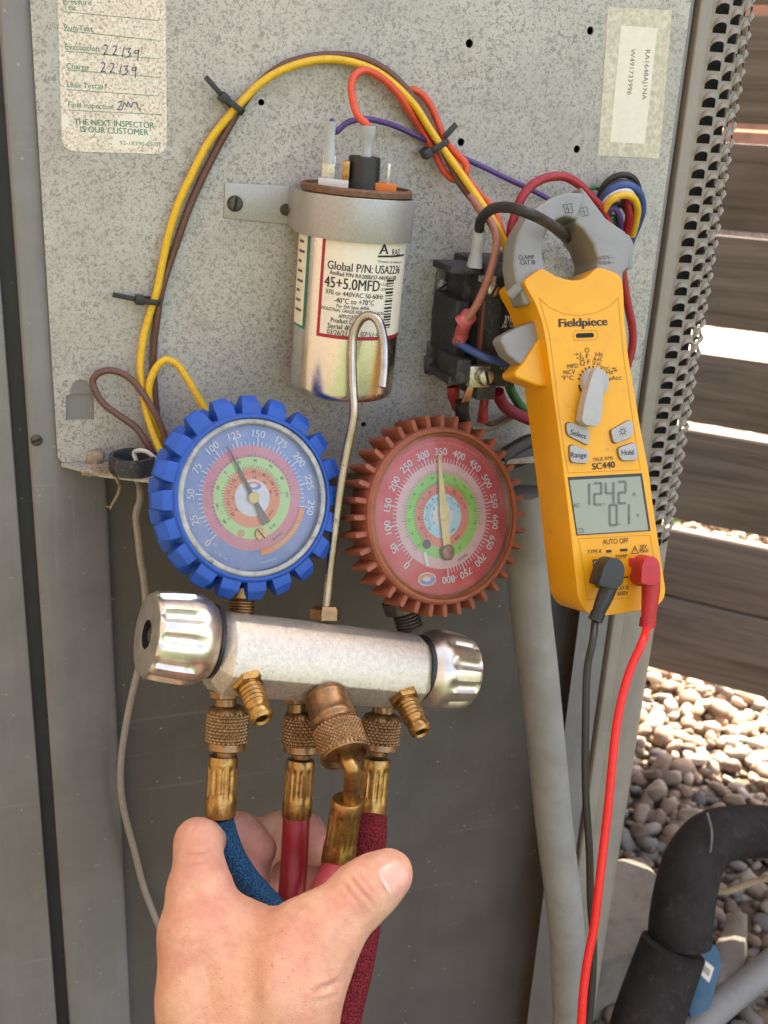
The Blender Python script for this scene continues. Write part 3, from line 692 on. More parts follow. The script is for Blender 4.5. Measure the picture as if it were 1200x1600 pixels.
patch(mb, thL, thL+bw/CRD, hBot, hTop, .00020, 2); patch(mb, thL, thR, hBot, hBot+bw, .00022, 40); patch(mb, thL, thR, hTop-bw, hTop, .00024, 40); mb.build('label_border', RED_EDGE, clab, smooth=60)
mb = MB(); g0 = cpx(480, 450)[0]; patch(mb, g0-R(60), g0, cpx(470, 512)[1], hTop, .00012, 14); l2 = mb.build('rating_label', PAPER, cap, smooth=60)
mb = MB(); patch(mb, g0-R(4), g0, cpx(470, 512)[1], hTop, .0002, 2); patch(mb, g0-R(60), g0, cpx(470, 512)[1], cpx(470, 512)[1]+.0012, .0002, 12); mb.build('label_border', GREEN_EDGE, l2, smooth=60)
def ctxt(m_, s, a, b, h, bold=.0, off=.0003):
    t0, h0 = cpx(*a); t1, h1 = cpx(*b); hh = cpx(a[0], a[1]-h)[1]-h0
    return m_.text(lambda u, y, wd: cyl(t0+(t1-t0)*u, h0+(h1-h0)*u+hh*y, CRD+off), s, bold)
tx = MB()
ctxt(tx, 'Global P/N:', (512, 419), (582, 427), 13, .012); ctxt(tx, 'USA2236', (586, 427), (623, 427), 13, .012)
ctxt(tx, 'AmRad P/N RA2000/37-44/(456+50)', (515, 428), (618, 437), 6.5, .014)
ctxt(tx, '45+5.0MFD', (507, 447), (592, 455), 17, .016); ctxt(tx, '+10%', (593, 446), (607, 447), 4); ctxt(tx, '-5%', (593, 454), (603, 454), 4)
ctxt(tx, '370 or 440VAC 50-60Hz', (509, 458), (598, 467), 7.5, .01); ctxt(tx, '-40°C to +70°C', (522, 472), (584, 477), 8, .01)
ctxt(tx, 'Per EIA Spec #456', (526, 480), (576, 484), 5, .01); ctxt(tx, 'INDUSTRIAL GRADE FOR MOTOR RUN', (502, 482), (598, 492), 5, .006); ctxt(tx, 'APPLICATION', (529, 496), (567, 499), 5.5, .006)
ctxt(tx, 'Product Code:', (517, 503), (565, 507), 7.5, .016); ctxt(tx, 'Serial #:31', (512, 512), (556, 516), 8, .016); ctxt(tx, '03/26/21', (511, 521), (541, 525), 8, .008); ctxt(tx, '07:51:5', (563, 526), (590, 528), 8, .008)
ctxt(tx, 'A', (592, 397), (606, 397), 16, .02); ctxt(tx, 'RAD', (612, 398), (624, 398), 9, .0); ctxt(tx, 'Division of American', (590, 410), (626, 411), 4)
a0, h0 = cpx(590, 402); a1, _ = cpx(630, 402); patch(tx, a0, a1, h0, h0+.0009, .0003, 8)
r2 = np.random.default_rng(3); tb0, tb1 = cpx(601, 470)[0], cpx(612, 470)[0]; hy = cpx(606, 512)[1]; ht = cpx(606, 438)[1]
while hy < ht: q = r2.uniform(.0003, .0012); patch(tx, tb0, tb1, hy, hy+q, .0003, 3); hy += q+r2.uniform(.0004, .001)
tx.build('label_print', BLACK_INK, clab, smooth=0)
tx = MB(); gh = cpx(470, 500)[1]
for k in range(9): patch(tx, g0-R(24), g0-R(8+3*(k % 3)), gh+.004+k*.0046, gh+.0052+k*.0046, .0003, 3)
tx.build('label_print', GREY_INK, l2, smooth=0)
# terminals on the lid
def ctop(px, py): t0 = cpx; return CF.uv if False else None
LF = Frame(CF.p(0, 0, CH+.002), CF.X, CF.Y, CF.Z)
def lidpt(px, py): 
    d = ray(px, py); t = (LF.O-C).dot(LF.Z)/d.dot(LF.Z); q = C+d*t-LF.O; return q.dot(LF.X), q.dot(LF.Y)
def tb(u0, u1, v0, v1, w0, w1, name, mat_, bev=.0003): m_ = MB(); m_.box(LF, u0, u1, v0, v1, w0, w1); return m_.build(name, mat_, cap, bevel=bev)
pxm = .000305
tb(-.0180, -.0040, .004, .013, .0, .0035, 'insulator_block', W_WHT); tb(.0085, .0185, -.001, .008, 0, .0035, 'insulator_block', ORANGEP)
tb(-.0168, -.0108, .006, .0075, .003, .0135, 'terminal', STEEL); tb(-.0072, -.0040, .006, .0105, .003, .0120, 'terminal', BRASS)
tb(.0135, .0150, .0015, .006, .003, .0125, 'terminal', STEEL)
mb = MB(); cc = LF.at(LF.p(.0026, .003, 0)); mb.lathe(cc, [(.0078, 0), (.0077, .004), (.0074, .0142), (.0068, .0146), (.0064, .0132), (.0005, .0130)], 24, lambda r_, th, h: r_*(1+.012*math.cos(8*th))); mb.build('terminal_cup', BLACKP, cap, smooth=30)
mb = MB(); c2 = LF.at(LF.p(.0030, .003, .0)); mb.lathe(c2, [(.0026, .012), (.0024, .016), (.0020, .0195), (.0028, .0225), (.0036, .0245), (.0037, .0280), (.0028, .0280), (.0018, .022)], 16); mb.build('terminal_sleeve', CLEARCAP, cap)
mb = MB(); c2 = LF.at(LF.p(-.0138, .0068, .0)); mb.lathe(c2, [(.0028, .010), (.0026, .016), (.0018, .0195), (.0020, .0260), (.0021, .0285)], 14, cap1=True); mb.build('terminal_sleeve', CLEARCAP, cap)
top_orange = c2.O
# strap with its tab screwed to the panel
sb0, sb1 = cpx(560, 378)[1], cpx(560, 310)[1]; RS = CRD+.0014
strap = thing('mounting_strap', 'grey metal strap holding the silver capacitor to the panel', 'bracket', wy(410, 345, 1))
back = -(CF.O+CF.Z*sb0).y                                       # distance of can axis from the panel
phi0 = math.atan2(CF.X.y, CF.X.x)
path = []
A_ = CF.p(0, 0, (sb0+sb1)/2); thw = math.atan2(-CF.Y.x, -CF.Y.y) 
# work in the can's own cross-section: angle measured from the lens direction, left is negative
zoff = lambda q: q
tabL = wy(350, 318, 1.2); du = (tabL-A_); uL = du.dot(CF.X); vL = du.dot(CF.Y)
kn = wy(452, 331, 1.8)-A_; uK, vK = kn.dot(CF.X), kn.dot(CF.Y)
path = [(uL, vL), ((uL+uK)/2, (vL+vK)/2), (uK, vK)]
path += [(RS*math.sin(a), RS*math.cos(a)) for a in np.linspace(R(-80), R(100), 30)]
path += [(RS*.98, -RS*.55), (RS*1.0, -back*1.05)]
P2 = [q.to_2d() for q in [Vector((x, y, 0)) for x, y in path]]
mb = MB(); rings = []
tilt0 = .0075
for i, q in enumerate(P2):
    a = P2[max(i-1, 0)]; b = P2[min(i+1, len(P2)-1)]; e = (b-a).normalized(); nn = Vector((-e.y, e.x))*.0011
    dz = -tilt0*max(0, (-q.x-RS)/(RS*3))*0
    k0, k1 = sb0, sb1
    if i < 3: k0, k1 = sb0+.0006*(3-i), sb1-.0003*(3-i)
    rings.append([CF.p(q.x, q.y, k0), CF.p(q.x+nn.x, q.y+nn.y, k0), CF.p(q.x+nn.x, q.y+nn.y, k1), CF.p(q.x, q.y, k1)])
mb.loft(rings); mb.build('band', ZINC, strap, smooth=30, bevel=.0003)
def screw(px, py, mm, rpx, name, parent, mat_=RUSTY, slot=R(80), th=.0022, hexr=False):
    o = wy(px, py, mm); r_ = (wy(px+rpx, py, mm)-o).length; f_ = PF.at(o)
    m_ = MB(); m_.lathe(f_, [(r_*1.02, 0), (r_, th*.5), (r_*.8, th*.9), (r_*.3, th), (.00005, th)], 24, cap0=True); s_ = m_.build(name, mat_, parent, smooth=40)
    m_ = MB(); cs, sn = math.cos(slot), math.sin(slot); b_ = r_*.16; L_ = r_*.82
    fr2 = Frame(o, f_.X*cs+f_.Y*sn, -f_.X*sn+f_.Y*cs, f_.Z); m_.box(fr2, -L_, L_, -b_, b_, th*.55, th+.00015); m_.build('slot', DARKHOLE, s_, smooth=0)
    return s_
screw(367, 318, 2.6, 12, 'screw', strap)
mb = MB()
for (px, py) in ((447, 328), (461, 330)):
    o = wy(px, py, 3.4 if px < 450 else 9); f_ = PF.at(o); r_ = .0029; mb.lathe(f_, [(r_, -.002), (r_, .0002), (.00005, .0003)], 16)
mb.build('rivet', RUSTY, strap, smooth=30)

# ------------------------------------------------------------------ contactor
con = thing('contactor', 'dusty black electrical contactor with silver screw terminals', 'contactor', wy(740, 600, 2))
def pbox(px0, py0, px1, py1, mf, mbk, name, mat_, bev=.0006, parent=None):
    a = wy(px0, py1, mf); b = wy(px1, py0, mf); m_ = MB(); m_.box(PF, a.x, b.x, a.z, b.z, mbk/1000, mf/1000); return m_.build(name, mat_, parent or con, bevel=bev)
f4 = PF.at((0, -.004, 0)); mb = MB()
mb.prism(f4, rounded(quadpx(f4, [(712, 418), (690, 418), (683, 426), (680, 460), (690, 463), (688, 477), (677, 479), (674, 518), (684, 522), (683, 532), (669, 534), (668, 556), (663, 558), (664, 578), (672, 584), (690, 582), (712, 580)]), .0008, 3), -.0015, .0); mb.build('base_plate', PLATE, con, bevel=.0003)
mb = MB(); a = f4.uv(664, 582); b = f4.uv(684, 556); mb.box(f4, a[0], b[0], a[1], a[1]+.0018, 0, .007); mb.box(f4, a[0], a[0]+.0016, a[1], b[1], 0, .006); mb.build('bent_foot', PLATE, con, bevel=.0004)
screw(691, 446, 5, 9, 'screw', con, STEEL, R(30))
pbox(713, 424, 760, 600, 30, 4, 'coil_block', BLACKP2); pbox(742, 412, 822, 606, 46, 4, 'housing', BLACKP2, .0012)
pbox(704, 417, 754, 428, 44, 18, 'ledge', BLACKP2); pbox(706, 470, 734, 560, 36, 4, 'coil_cover', BLACKP2, .0012)
pbox(786, 396, 815, 430, 40, 26, 'line_terminal', PLATE); pbox(736, 398, 752, 424, 44, 40, 'line_terminal', PLATE)
pbox(700, 588, 726, 602, 44, 14, 'lower_ledge', BLACKP2); pbox(712, 562, 737, 600, 50, 22, 'terminal_guard', BLACKP2)
pbox(744, 600, 776, 626, 48, 18, 'lower_housing', BLACKP2, .0012)
pbox(747, 470, 760, 562, 49, 45, 'crossbar', BROWNBAR); pbox(753, 432, 776, 442, 51, 46, 'terminal_plate', STEEL, .0004)
pbox(733, 572, 767, 606, 54, 49, 'terminal_plate', STEEL, .0004)
screw(767, 452, 49, 10.5, 'terminal_screw', con, STEEL, R(60), .004); screw(756, 588, 55, 12.5, 'terminal_screw', con, STEEL, R(105), .0045)
pbox(785, 432, 818, 560, 53, 46, 'name_plate', BLACKP, .0006)
nf = PF.at((0, -.0532, 0)); tx = MB(); tx.ptext(nf, 'L1', (796, 478), (803, 478), 7); tx.ptext(nf, 'FLA', (794, 485), (803, 486), 4.5); tx.ptext(nf, 'LRA', (789, 497), (799, 498), 4.5); tx.ptext(nf, '118', (790, 501), (800, 501), 6, .00012, .02); tx.ptext(nf, '30', (787, 506), (792, 506), 4.5); tx.ptext(nf, 'PH', (796, 506), (803, 506), 4.5); tx.ptext(nf, '240', (784, 512), (792, 512), 4.5); tx.ptext(nf, 'VAC', (796, 512), (804, 512), 4.5)
tx.ptext(nf, 'T1', (781, 578), (789, 577), 7); tx.build('plate_print', WHITE_INK, con, smooth=0)
mb = MB(); mb.tube([wy(741, 418, 42), wy(744, 395, 42), wy(748, 372, 42), wy(749, 362, 41)], [.0042, .0030, .0034, .0036], 14); mb.build('terminal_sleeve', CLEARCAP, con)
mb = MB(); mb.tube([wy(733, 493, 45), wy(727, 500, 47), wy(720, 506, 46)], [.0042, .0040, .0044], 14); mb.tube([wy(727, 505, 42), wy(722, 518, 40), wy(719, 528, 40)], .0036, 12); mb.build('ring_terminal', PINKT, con)
mb = MB(); mb.tube([wy(724, 524, 40), wy(718, 532, 44), wy(714, 536, 45)], [.0030, .0032, .0030], 14); mb.build('ring_terminal', PINKT, con)
mb = MB(); mb.tube([wy(708, 604, 30), wy(709, 620, 30), wy(712, 640, 28)], [.0034, .0032, .0016], 12); mb.build('spade_sleeve', REDT, con)
mb = MB(); mb.tube([wy(757, 624, 28), wy(755, 640, 28), wy(754, 658, 27)], [.0026, .0025, .0032], 12); mb.build('spade_sleeve', REDT, con)
mb = MB()
for k in range(9): mb.tube([wy(735+k*.6, 598+k % 3, 46), wy(728+k*1.2, 612, 45+k % 2), wy(722+k*1.0, 630, 44)], .0007, 6, 4)
mb.build('bare_strands', COPPER, con)

# ------------------------------------------------------------------ wires
def W(name, pts, r_, mat_, label, group=None, mm=None, n=12):
    m_ = MB(); m_.tube([wy(*p) if len(p) == 3 else wy(p[0], p[1], mm) for p in pts], r_, n, 6); return tag(m_.build(name, mat_), label, 'wire', group)
RW = .00185
W('yellow_wire', [(796, 400, 40), (775, 352, 42), (745, 307, 32), (715, 264, 20), (690, 229, 12), (668, 196, 10), (648, 165, 10), (615, 131, 9), (585, 110, 8), (545, 96, 8), (505, 93, 8), (460, 102, 8), (415, 124, 7), (378, 159, 7), (352, 188, 7), (325, 224, 6), (302, 268, 6), (280, 315, 6), (264, 365, 6), (254, 410, 6), (244, 459, 7), (234, 490, 7), (223, 534, 8), (219, 575, 9), (222, 606, 11), (231, 650, 15), (244, 690, 19), (256, 717, 22), (262, 740, 20)], RW, W_YEL, 'long yellow wire arching over the capacitor from grommet to contactor')
W('yellow_wire', [(258, 712, 16), (248, 680, 15), (234, 634, 14), (233, 603, 14), (244, 575, 14), (259, 562, 14), (278, 571, 14), (294, 594, 15), (312, 625, 16), (327, 650, 17), (340, 690, 17)], RW, W_YEL, 'short yellow wire loop ending behind the blue gauge')
W('brown_wire', [(724, 503, 48), (733, 494, 50), (746, 474, 52), (760, 443, 54), (771, 408, 54), (776, 376, 52), (768, 350, 46), (752, 330, 38), (735, 306, 30)], .0020, W_PINK, 'faded brown wire end dropping onto the contactor')
W('brown_wire', [(740, 314, 28), (716, 282, 19), (697, 243, 13), (680, 212, 9), (661, 178, 8), (640, 146, 8), (606, 112, 7), (565, 91, 6), (520, 86, 6), (480, 90, 6), (440, 104, 6), (405, 131, 6), (375, 169, 5), (354, 205, 5), (335, 240, 4), (315, 280, 4), (297, 320, 4), (281, 365, 4), (269, 400, 4), (256, 440, 5), (249, 470, 5), (245, 500, 5), (241, 530, 4), (239, 572, 4), (241, 605, 5), (244, 640, 6), (250, 690, 8)], RW, W_BRN, 'long dark brown wire running beside the long yellow wire')
W('brown_wire', [(266, 715, 20), (262, 703, 20), (253, 669, 19), (241, 644, 18), (219, 609, 15), (200, 589, 12), (175, 579, 10), (156, 582, 10), (145, 595, 10), (150, 613, 11), (162, 631, 12), (187, 650, 14), (212, 668, 16), (228, 690, 18), (240, 712, 19), (248, 730, 19)], .0017, W_BRN, 'brown wire looped out to the left above the grommet')
to = project(LF.at(LF.p(.0030, .003, .026)).O); oo = -(LF.p(.0030, .003, .026).y)*1000
W('orange_wire', [(to[0], to[1], oo), (to[0]-1, to[1]-8, oo), (560, 182, oo-3), (552, 160, 26), (549, 134, 22), (555, 117, 19), (570, 110, 17), (588, 117, 15), (608, 132, 13), (626, 153, 11), (644, 180, 8), (660, 204, 6), (680, 240, 7), (693, 266, 10), (710, 281, 14), (725, 275, 18), (729, 259, 18), (718, 245, 15), (697, 222, 8), (679, 178, 5), (668, 158, 5), (653, 143, 5), (641, 141, 4), (642, 160, 3), (668, 195, 4), (700, 240, 8), (732, 282, 16), (751, 306, 24), (770, 326, 32), (780, 350, 38), (790, 385, 40)], .0018, W_ORG, 'orange red wire looping from the capacitor top to the contactor')
tp_ = LF.p(-.0138, .0068, .0275); q = project(tp_); oo = -tp_.y*1000
W('purple_wire', [(q[0], q[1]+3, oo), (q[0]+1, q[1]-4, oo), (524, 206, oo-4), (542, 192, 24), (566, 186, 22), (590, 189, 18), (620, 198, 12), (650, 212, 8), (668, 220, 6), (700, 236, 6), (751, 259, 8), (792, 279, 10), (824, 294, 12), (852, 308, 14), (880, 330, 14)], .0014, W_PUR, 'thin purple wire from the capacitor to behind the grey clamp')
W('red_wire', [(800, 400, 36), (798, 363, 34), (805, 335, 32), (817, 306, 30), (836, 286, 28), (858, 277, 27), (881, 276, 26), (903, 287, 25), (922, 306, 24), (938, 325, 22), (955, 360, 18), (970, 410, 16), (977, 455, 16), (983, 487, 16), (988, 512, 16), (988, 540, 16), (983, 562, 16), (970, 600, 16)], .0023, W_RED, 'red wire arching behind the clamp jaws and down past the meter')
W('black_wire', [(749, 364, 42), (750, 348, 45), (761, 332, 58), (779, 324, 78), (805, 326, 98), (828, 334, 105), (852, 346, 97), (872, 360, 78), (886, 372, 54), (894, 382, 30), (900, 398, 14), (908, 425, 8), (914, 470, 8)], .0025, W_BLK, 'thick black wire passing through the grey clamp jaws')
W('blue_wire', [(714, 534, 44), (726, 542, 47), (742, 551, 52), (761, 560, 56), (782, 566, 56), (800, 570, 54)], .0021, W_BLU, 'short blue wire on the contactor')
B_ = 'wire bundle looping out beside the clamp'
W('black_wire', [(925, 345, 5), (936, 309, 10), (944, 290, 13), (959, 277, 15), (975, 273, 16), (990, 279, 16), (998, 295, 14), (1000, 320, 10)], .0017, W_BLK, 'black wire forming the outermost arch of the right bundle', B_)
W('black_wire', [(928, 345, 7), (940, 308, 13), (954, 290, 16), (973, 284, 18), (990, 290, 17), (996, 310, 13)], .0017, W_BLK, 'black wire just inside the outermost arch of the right bundle', B_)
W('blue_wire', [(925, 350, 10), (940, 317, 17), (952, 299, 20), (973, 290, 22), (991, 294, 22), (1001, 308, 20), (1003, 330, 17), (995, 354, 12), (985, 378, 8), (980, 395, 6)], .0023, W_BLU, 'blue wire arch in the right bundle', B_)
W('white_wire', [(930, 350, 14), (946, 314, 20), (961, 301, 22), (982, 298, 23), (994, 315, 18)], .0015, W_WHT, 'white wire arch in the right bundle', B_)
W('yellow_wire', [(928, 355, 16), (944, 328, 22), (955, 313, 25), (973, 305, 26), (989, 309, 26), (996, 324, 24), (994, 345, 20), (988, 368, 14)], .0019, W_YEL, 'yellow wire arch in the right bundle', B_)
W('red_wire', [(976, 310, 17), (982, 320, 20), (984, 337, 20), (980, 357, 16), (974, 376, 11)], .0025, W_RED, 'red wire arch in the right bundle', B_)
W('purple_wire', [(940, 350, 14), (951, 329, 19), (959, 325, 20), (967, 335, 20), (970, 356, 16), (968, 376, 12)], .0016, W_PUR, 'dark purple inner wire of the right bundle', B_)
W('black_wire', [(948, 335, 8), (958, 323, 12), (971, 320, 12), (980, 330, 10), (984, 350, 8)], .0018, W_BLK, 'black inner wire of the right bundle', B_)
W('green_wire', [(945, 365, 14), (953, 343, 17), (958, 338, 17), (963, 350, 14), (964, 370, 10)], .0013, W_GRN, 'green inner wire of the right bundle', B_)
W('green_wire', [(915, 310, 4), (922, 296, 7), (930, 293, 8), (938, 299, 7), (945, 315, 5)], .0010, W_GRN, 'thin green wire left of the right bundle', B_)
W('black_wire', [(722, 628, 44), (722, 645, 42), (726, 664, 36), (733, 690, 26), (740, 720, 20)], .0037, W_BLK, 'thick black wire leaving the foot of the contactor')
W('crimson_wire', [(778, 612, 40), (781, 622, 38), (788, 634, 34), (800, 643, 30), (812, 649, 26), (826, 655, 22), (850, 662, 16)], .0033, W_CRIM, 'crimson wire curving under the contactor')
W('green_wire', [(796, 603, 30), (800, 613, 28), (810, 630, 24), (820, 641, 18), (835, 655, 10)], .0026, W_GRN, 'green wire under the contactor')
W('brown_wire', [(755, 656, 26), (764, 662, 22), (775, 660, 18), (788, 653, 14), (806, 643, 10)], .0016, W_BRN, 'brown wire hanging from the red spade sleeve')
W('grey_wire', [(726, 662, 12), (740, 669, 12), (756, 671, 12), (774, 666, 12), (800, 652, 10), (815, 645, 6)], .0015, W_GRY, 'grey brown wire sagging under the contactor')
for pts, lb in (([(860, 700, 18), (830, 690, 22), (808, 700, 26), (790, 712, 30), (780, 722, 34)], 'upper black cable end lying on the shelf'), ([(860, 720, 20), (836, 706, 24), (812, 716, 28), (795, 722, 30)], 'lower black cable end lying on the shelf')):
    W('black_cable', pts, .0045, W_BLK, lb)
# ties
def tie(cx, cy, mm, ang, tailang, taillen, label, wpx=26):
    o = wy(cx, cy, mm); s_ = (wy(cx+1, cy, mm)-o).length
    X = PF.X*math.cos(ang)+PF.Y*math.sin(ang); Y = -PF.X*math.sin(ang)+PF.Y*math.cos(ang); f_ = Frame(o, X, Y, PF.Z)
    t_ = thing('cable_tie', label, 'cable tie', o, 'black cable ties on the wires')
    hw = wpx*s_/2; hh = 4.6*s_; d = .0042
    m_ = MB(); ring = rounded([(-hw, -d), (hw, -d), (hw, d), (-hw, d)], .003, 4)
    rin = [(x*.93, y*.86) for x, y in ring]; n = len(ring); V = []
    for v in (-hh, hh): V += [f_.p(x, v, y) for x, y in ring]+[f_.p(x, v, y) for x, y in rin]
    F = []
    for i in range(n):
        j = (i+1) % n; F += [(i, j, 2*n+j, 2*n+i), (n+i, 3*n+i, 3*n+j, n+j), (i, n+i, n+j, j), (2*n+i, 2*n+j, 3*n+j, 3*n+i)]
    m_.add(V, F); m_.build('loop', BLACKP, t_, bevel=.0002)
    m_ = MB(); m_.box(f_, -hw-.0030, -hw+.0012, -hh*1.5, hh*1.5, -d*.9, d*.9); m_.build('head', BLACKP, t_, bevel=.0005)
    ta = tailang; T = Frame(f_.p(-hw-.001, 0, 0), PF.X*math.cos(ta)+PF.Y*math.sin(ta), -PF.X*math.sin(ta)+PF.Y*math.cos(ta), PF.Z)
    m_ = MB(); m_.box(T, 0, taillen*s_, -hh*.85, hh*.85, .0004, .0016); m_.build('tail', BLACKP, t_, bevel=.0002)
tie(366, 166, 7, R(-35), R(135), 40, 'black cable tie at the top left of the wire arch', 34)
tie(236, 470, 6, R(-6), R(168), 42, 'black cable tie on the left wires above the loops', 30)
tie(683, 228, 10, R(33), R(0), 5, 'black cable tie right of the capacitor binding orange and purple wires', 34)
o = wy(694, 214, 12); T = Frame(o, PF.X*math.cos(R(48))+PF.Y*math.sin(R(48)), -PF.X*math.sin(R(48))+PF.Y*math.cos(R(48)), PF.Z)
m_ = MB(); m_.box(T, 0, .0085, -.0014, .0014, 0, .0012); m_.build('tail', BLACKP, [x for x in col.objects if x.get('label', '').startswith('black cable tie right')][0], bevel=.0002)

# ------------------------------------------------------------------ shelf bits: grommet, mud nest, twigs, cable
gc = onZ(208, 736, zf); f_ = Frame(gc, (1, 0, 0), (0, 1, 0), (0, 0, 1)); gr_ = .0118
mb = MB(); mb.lathe(f_, [(gr_*.72, .0), (gr_*1.0, .0), (gr_, .006), (gr_*.97, .0085), (gr_*.80, .0085), (gr_*.74, .006), (gr_*.72, .001)], 32, cap0=False, cap1=False); tag(mb.build('grommet', GROMMET), 'round black rubber grommet on the shelf beside the blue gauge', 'grommet')
mb = MB(); mb.tube([f_.p(.002, 0, .004), f_.p(.001, .002, .009), f_.p(.006, -.003, .011), f_.p(.012, -.004, .006)], .0011, 8); tag(mb.build('white_wire', W_WHT), 'short white wire curling out of the grommet', 'wire')
v, f = pebble(2, 21); o = wy(147, 716, 3.5); mb = MB(); mb.add([o+Vector((x*.0050+.0008*math.sin(9*z), y*.004, z*.0065)) for x, y, z in v], f.tolist()); tag(mb.build('mud_lump', MUD, smooth=60), 'lump of dried mud left of the grommet', 'debris')
tw = [onZ(178, 742, zf+.0005), onZ(184, 752, zf-.003), at(187, 762, .53), at(183, 775, .53), at(174, 790, .53)]
mb = MB(); mb.tube(tw, [.0007, .0009, .0008, .0006], 6); mb.tube([at(176, 786, .53), at(173, 792, .53), at(166, 791, .53)], .0004, 5); mb.tube([at(175, 788, .53), at(172, 796, .53)], .0004, 5); tag(mb.build('dry_twig', TWIG), 'crooked dry twig hanging over the shelf edge', 'twig')
mb = MB()
for k in range(46):
    o = onZ(rng.uniform(138, 205), rng.uniform(728, 745), zf+.0006); a = rng.uniform(0, 3.14); L_ = rng.uniform(.002, .007)
    mb.tube([o, o+Vector((math.cos(a)*L_*.5, math.sin(a)*L_*.3, rng.uniform(0, .002))), o+Vector((math.cos(a)*L_, math.sin(a)*L_*.6, 0))], rng.uniform(.0002, .0004), 4, 2)
stuff(mb.build('plant_debris', TWIG), 'dry straw litter lying on the shelf by the grommet', 'debris')
mb = MB(); mb.tube([onZ(214, 748, zf-.001), wy(219, 762, 8), wy(219, 781, 6), wy(213, 803, 5), (wy(216, 837, 4)), wy(220, 875, 3), wy(225, 905, 2), wy(228, 944, 1), wy(225, 1000, 0), wy(217, 1040, -1), wy(201, 1110, -2), wy(190, 1180, -3), wy(189, 1233, -4), wy(195, 1272, -5), wy(210, 1329, -6), wy(223, 1381, -8), wy(239, 1425, -9), wy(254, 1462, -10), wy(275, 1520, -12), wy(300, 1640, -14)], .0020, 10); tag(mb.build('thermostat_cable', W_GRY), 'thin grey cable hanging down the lower panel on the left', 'cable')
# conduit
cc = [(816, 770, 24), (823, 860, 25), (828, 940, 26), (840, 1040, 28), (852, 1150, 30), (866, 1290, 33), (880, 1400, 38), (887, 1480, 36), (890, 1600, 34), (888, 1750, 32)]
mb = MB(); mb.tube([wy(*p) for p in cc], [.0122]*4+[.0119]*6, 28, 84, True, lambda r_, a, L: r_*(1+(.034*math.sin(L*1500+2*math.sin(L*37))*max(0, min(1, (L-.13)/.12))*(.5+.5*math.cos(a*1-2.4)))))
tag(mb.build('flexible_conduit', CONDUIT, smooth=50), 'grey dusty flexible conduit hanging from the shelf', 'conduit')
# insulated line, grey pipe, blue tag, stick
mb = MB(); mb.tube([at(1062, 1470, .86), at(1064, 1440, .86), at(1072, 1390, .87), at(1085, 1345, .88), at(1110, 1312, .89), at(1150, 1300, .90), at(1200, 1300, .91), at(1300, 1315, .92)], [.0256, .0255, .0252, .0242, .0230, .0222, .0220, .0220], 32, 8)
ip = thing('insulated_pipe', 'black foam insulated refrigerant pipe with elbow at lower right', 'pipe', onZ(1062, 1600, .0)); mb.build('elbow_sleeve', FOAM, ip, smooth=60)
mb = MB(); mb.tube([at(1052, 1480, .85), at(1034, 1530, .85), at(1010, 1600, .84), at(985, 1700, .83)], [.0262, .0268, .0272, .0275], 32, 8); mb.build('lower_sleeve', FOAM, ip, smooth=50)
mb = MB(); mb.tube([at(1105, 1270, .872), at(1112, 1300, .864), at(1108, 1335, .862), at(1098, 1345, .868)], .0010, 6); mb.build('seam', M('seam dust', (.2, .19, .17), .8), ip)
mb = MB(); mb.tube([at(1040, 1640, .93), at(1090, 1602, .93), at(1140, 1560, .94), at(1200, 1512, .95), at(1290, 1440, .97)], .0130, 20); tag(mb.build('grey_pipe', CONDUIT, smooth=60), 'grey plastic pipe lying on the gravel in the lower right corner', 'pipe')
o = at(1106, 1515, .90); f_ = camframe(o, R(-8), R(25), R(0)); bt = thing('blue_tag', 'blue plastic tag with white label behind the foam pipe', 'tag', o)
mb = MB(); mb.prism(f_, rounded([f_.uv(*q) for q in ((1090, 1462), (1122, 1480), (1128, 1505), (1108, 1578), (1078, 1592), (1072, 1500))], .004), -.012, .0); mb.build('case', BLUETAG, bt, bevel=.0015)
mb = MB(); mb.prism(f_, [f_.uv(*q, .0004) for q in ((1094, 1494), (1116, 1512), (1108, 1536), (1088, 1516))], .0001, .0005); mb.build('white_label', PAPER, bt, smooth=0)
mb = MB(); mb.prism(f_, [f_.uv(*q, .0008) for q in ((1101, 1508), (1111, 1517), (1107, 1526), (1098, 1517))], .0005, .0007); mb.build('label_print', M('faded print', (.42, .38, .31), .6), bt, smooth=0)
o1, o2 = onZ(1146, 1405, .03), onZ(1122, 1560, .03); v, f = pebble(2, 33); f_ = axisframe(o1, o2); L_ = (o2-o1).length
mb = MB(); mb.add([f_.p(x*.021, y*.016, L_*.5+z*2*L_*.52) for y, x, z in v], f.tolist()); tag(mb.build('long_stone', CONC, smooth=60), 'long flat grey stone beside the blue tag', 'stone')
mb = MB(); mb.tube([at(1098, 1470, .93), at(1106, 1420, .93), at(1112, 1397, .93), at(1140, 1392, .93), at(1165, 1382, .94), at(1215, 1368, .95)], [.0022, .0030, .0028, .0026, .0035, .002], 8); tag(mb.build('dry_twig', TWIG), 'pale dry stem lying across the stones under the pipe', 'twig')
screw(57, 688, -.6, 9.5, 'post_screw', unit, RUSTY, R(20), .0006)
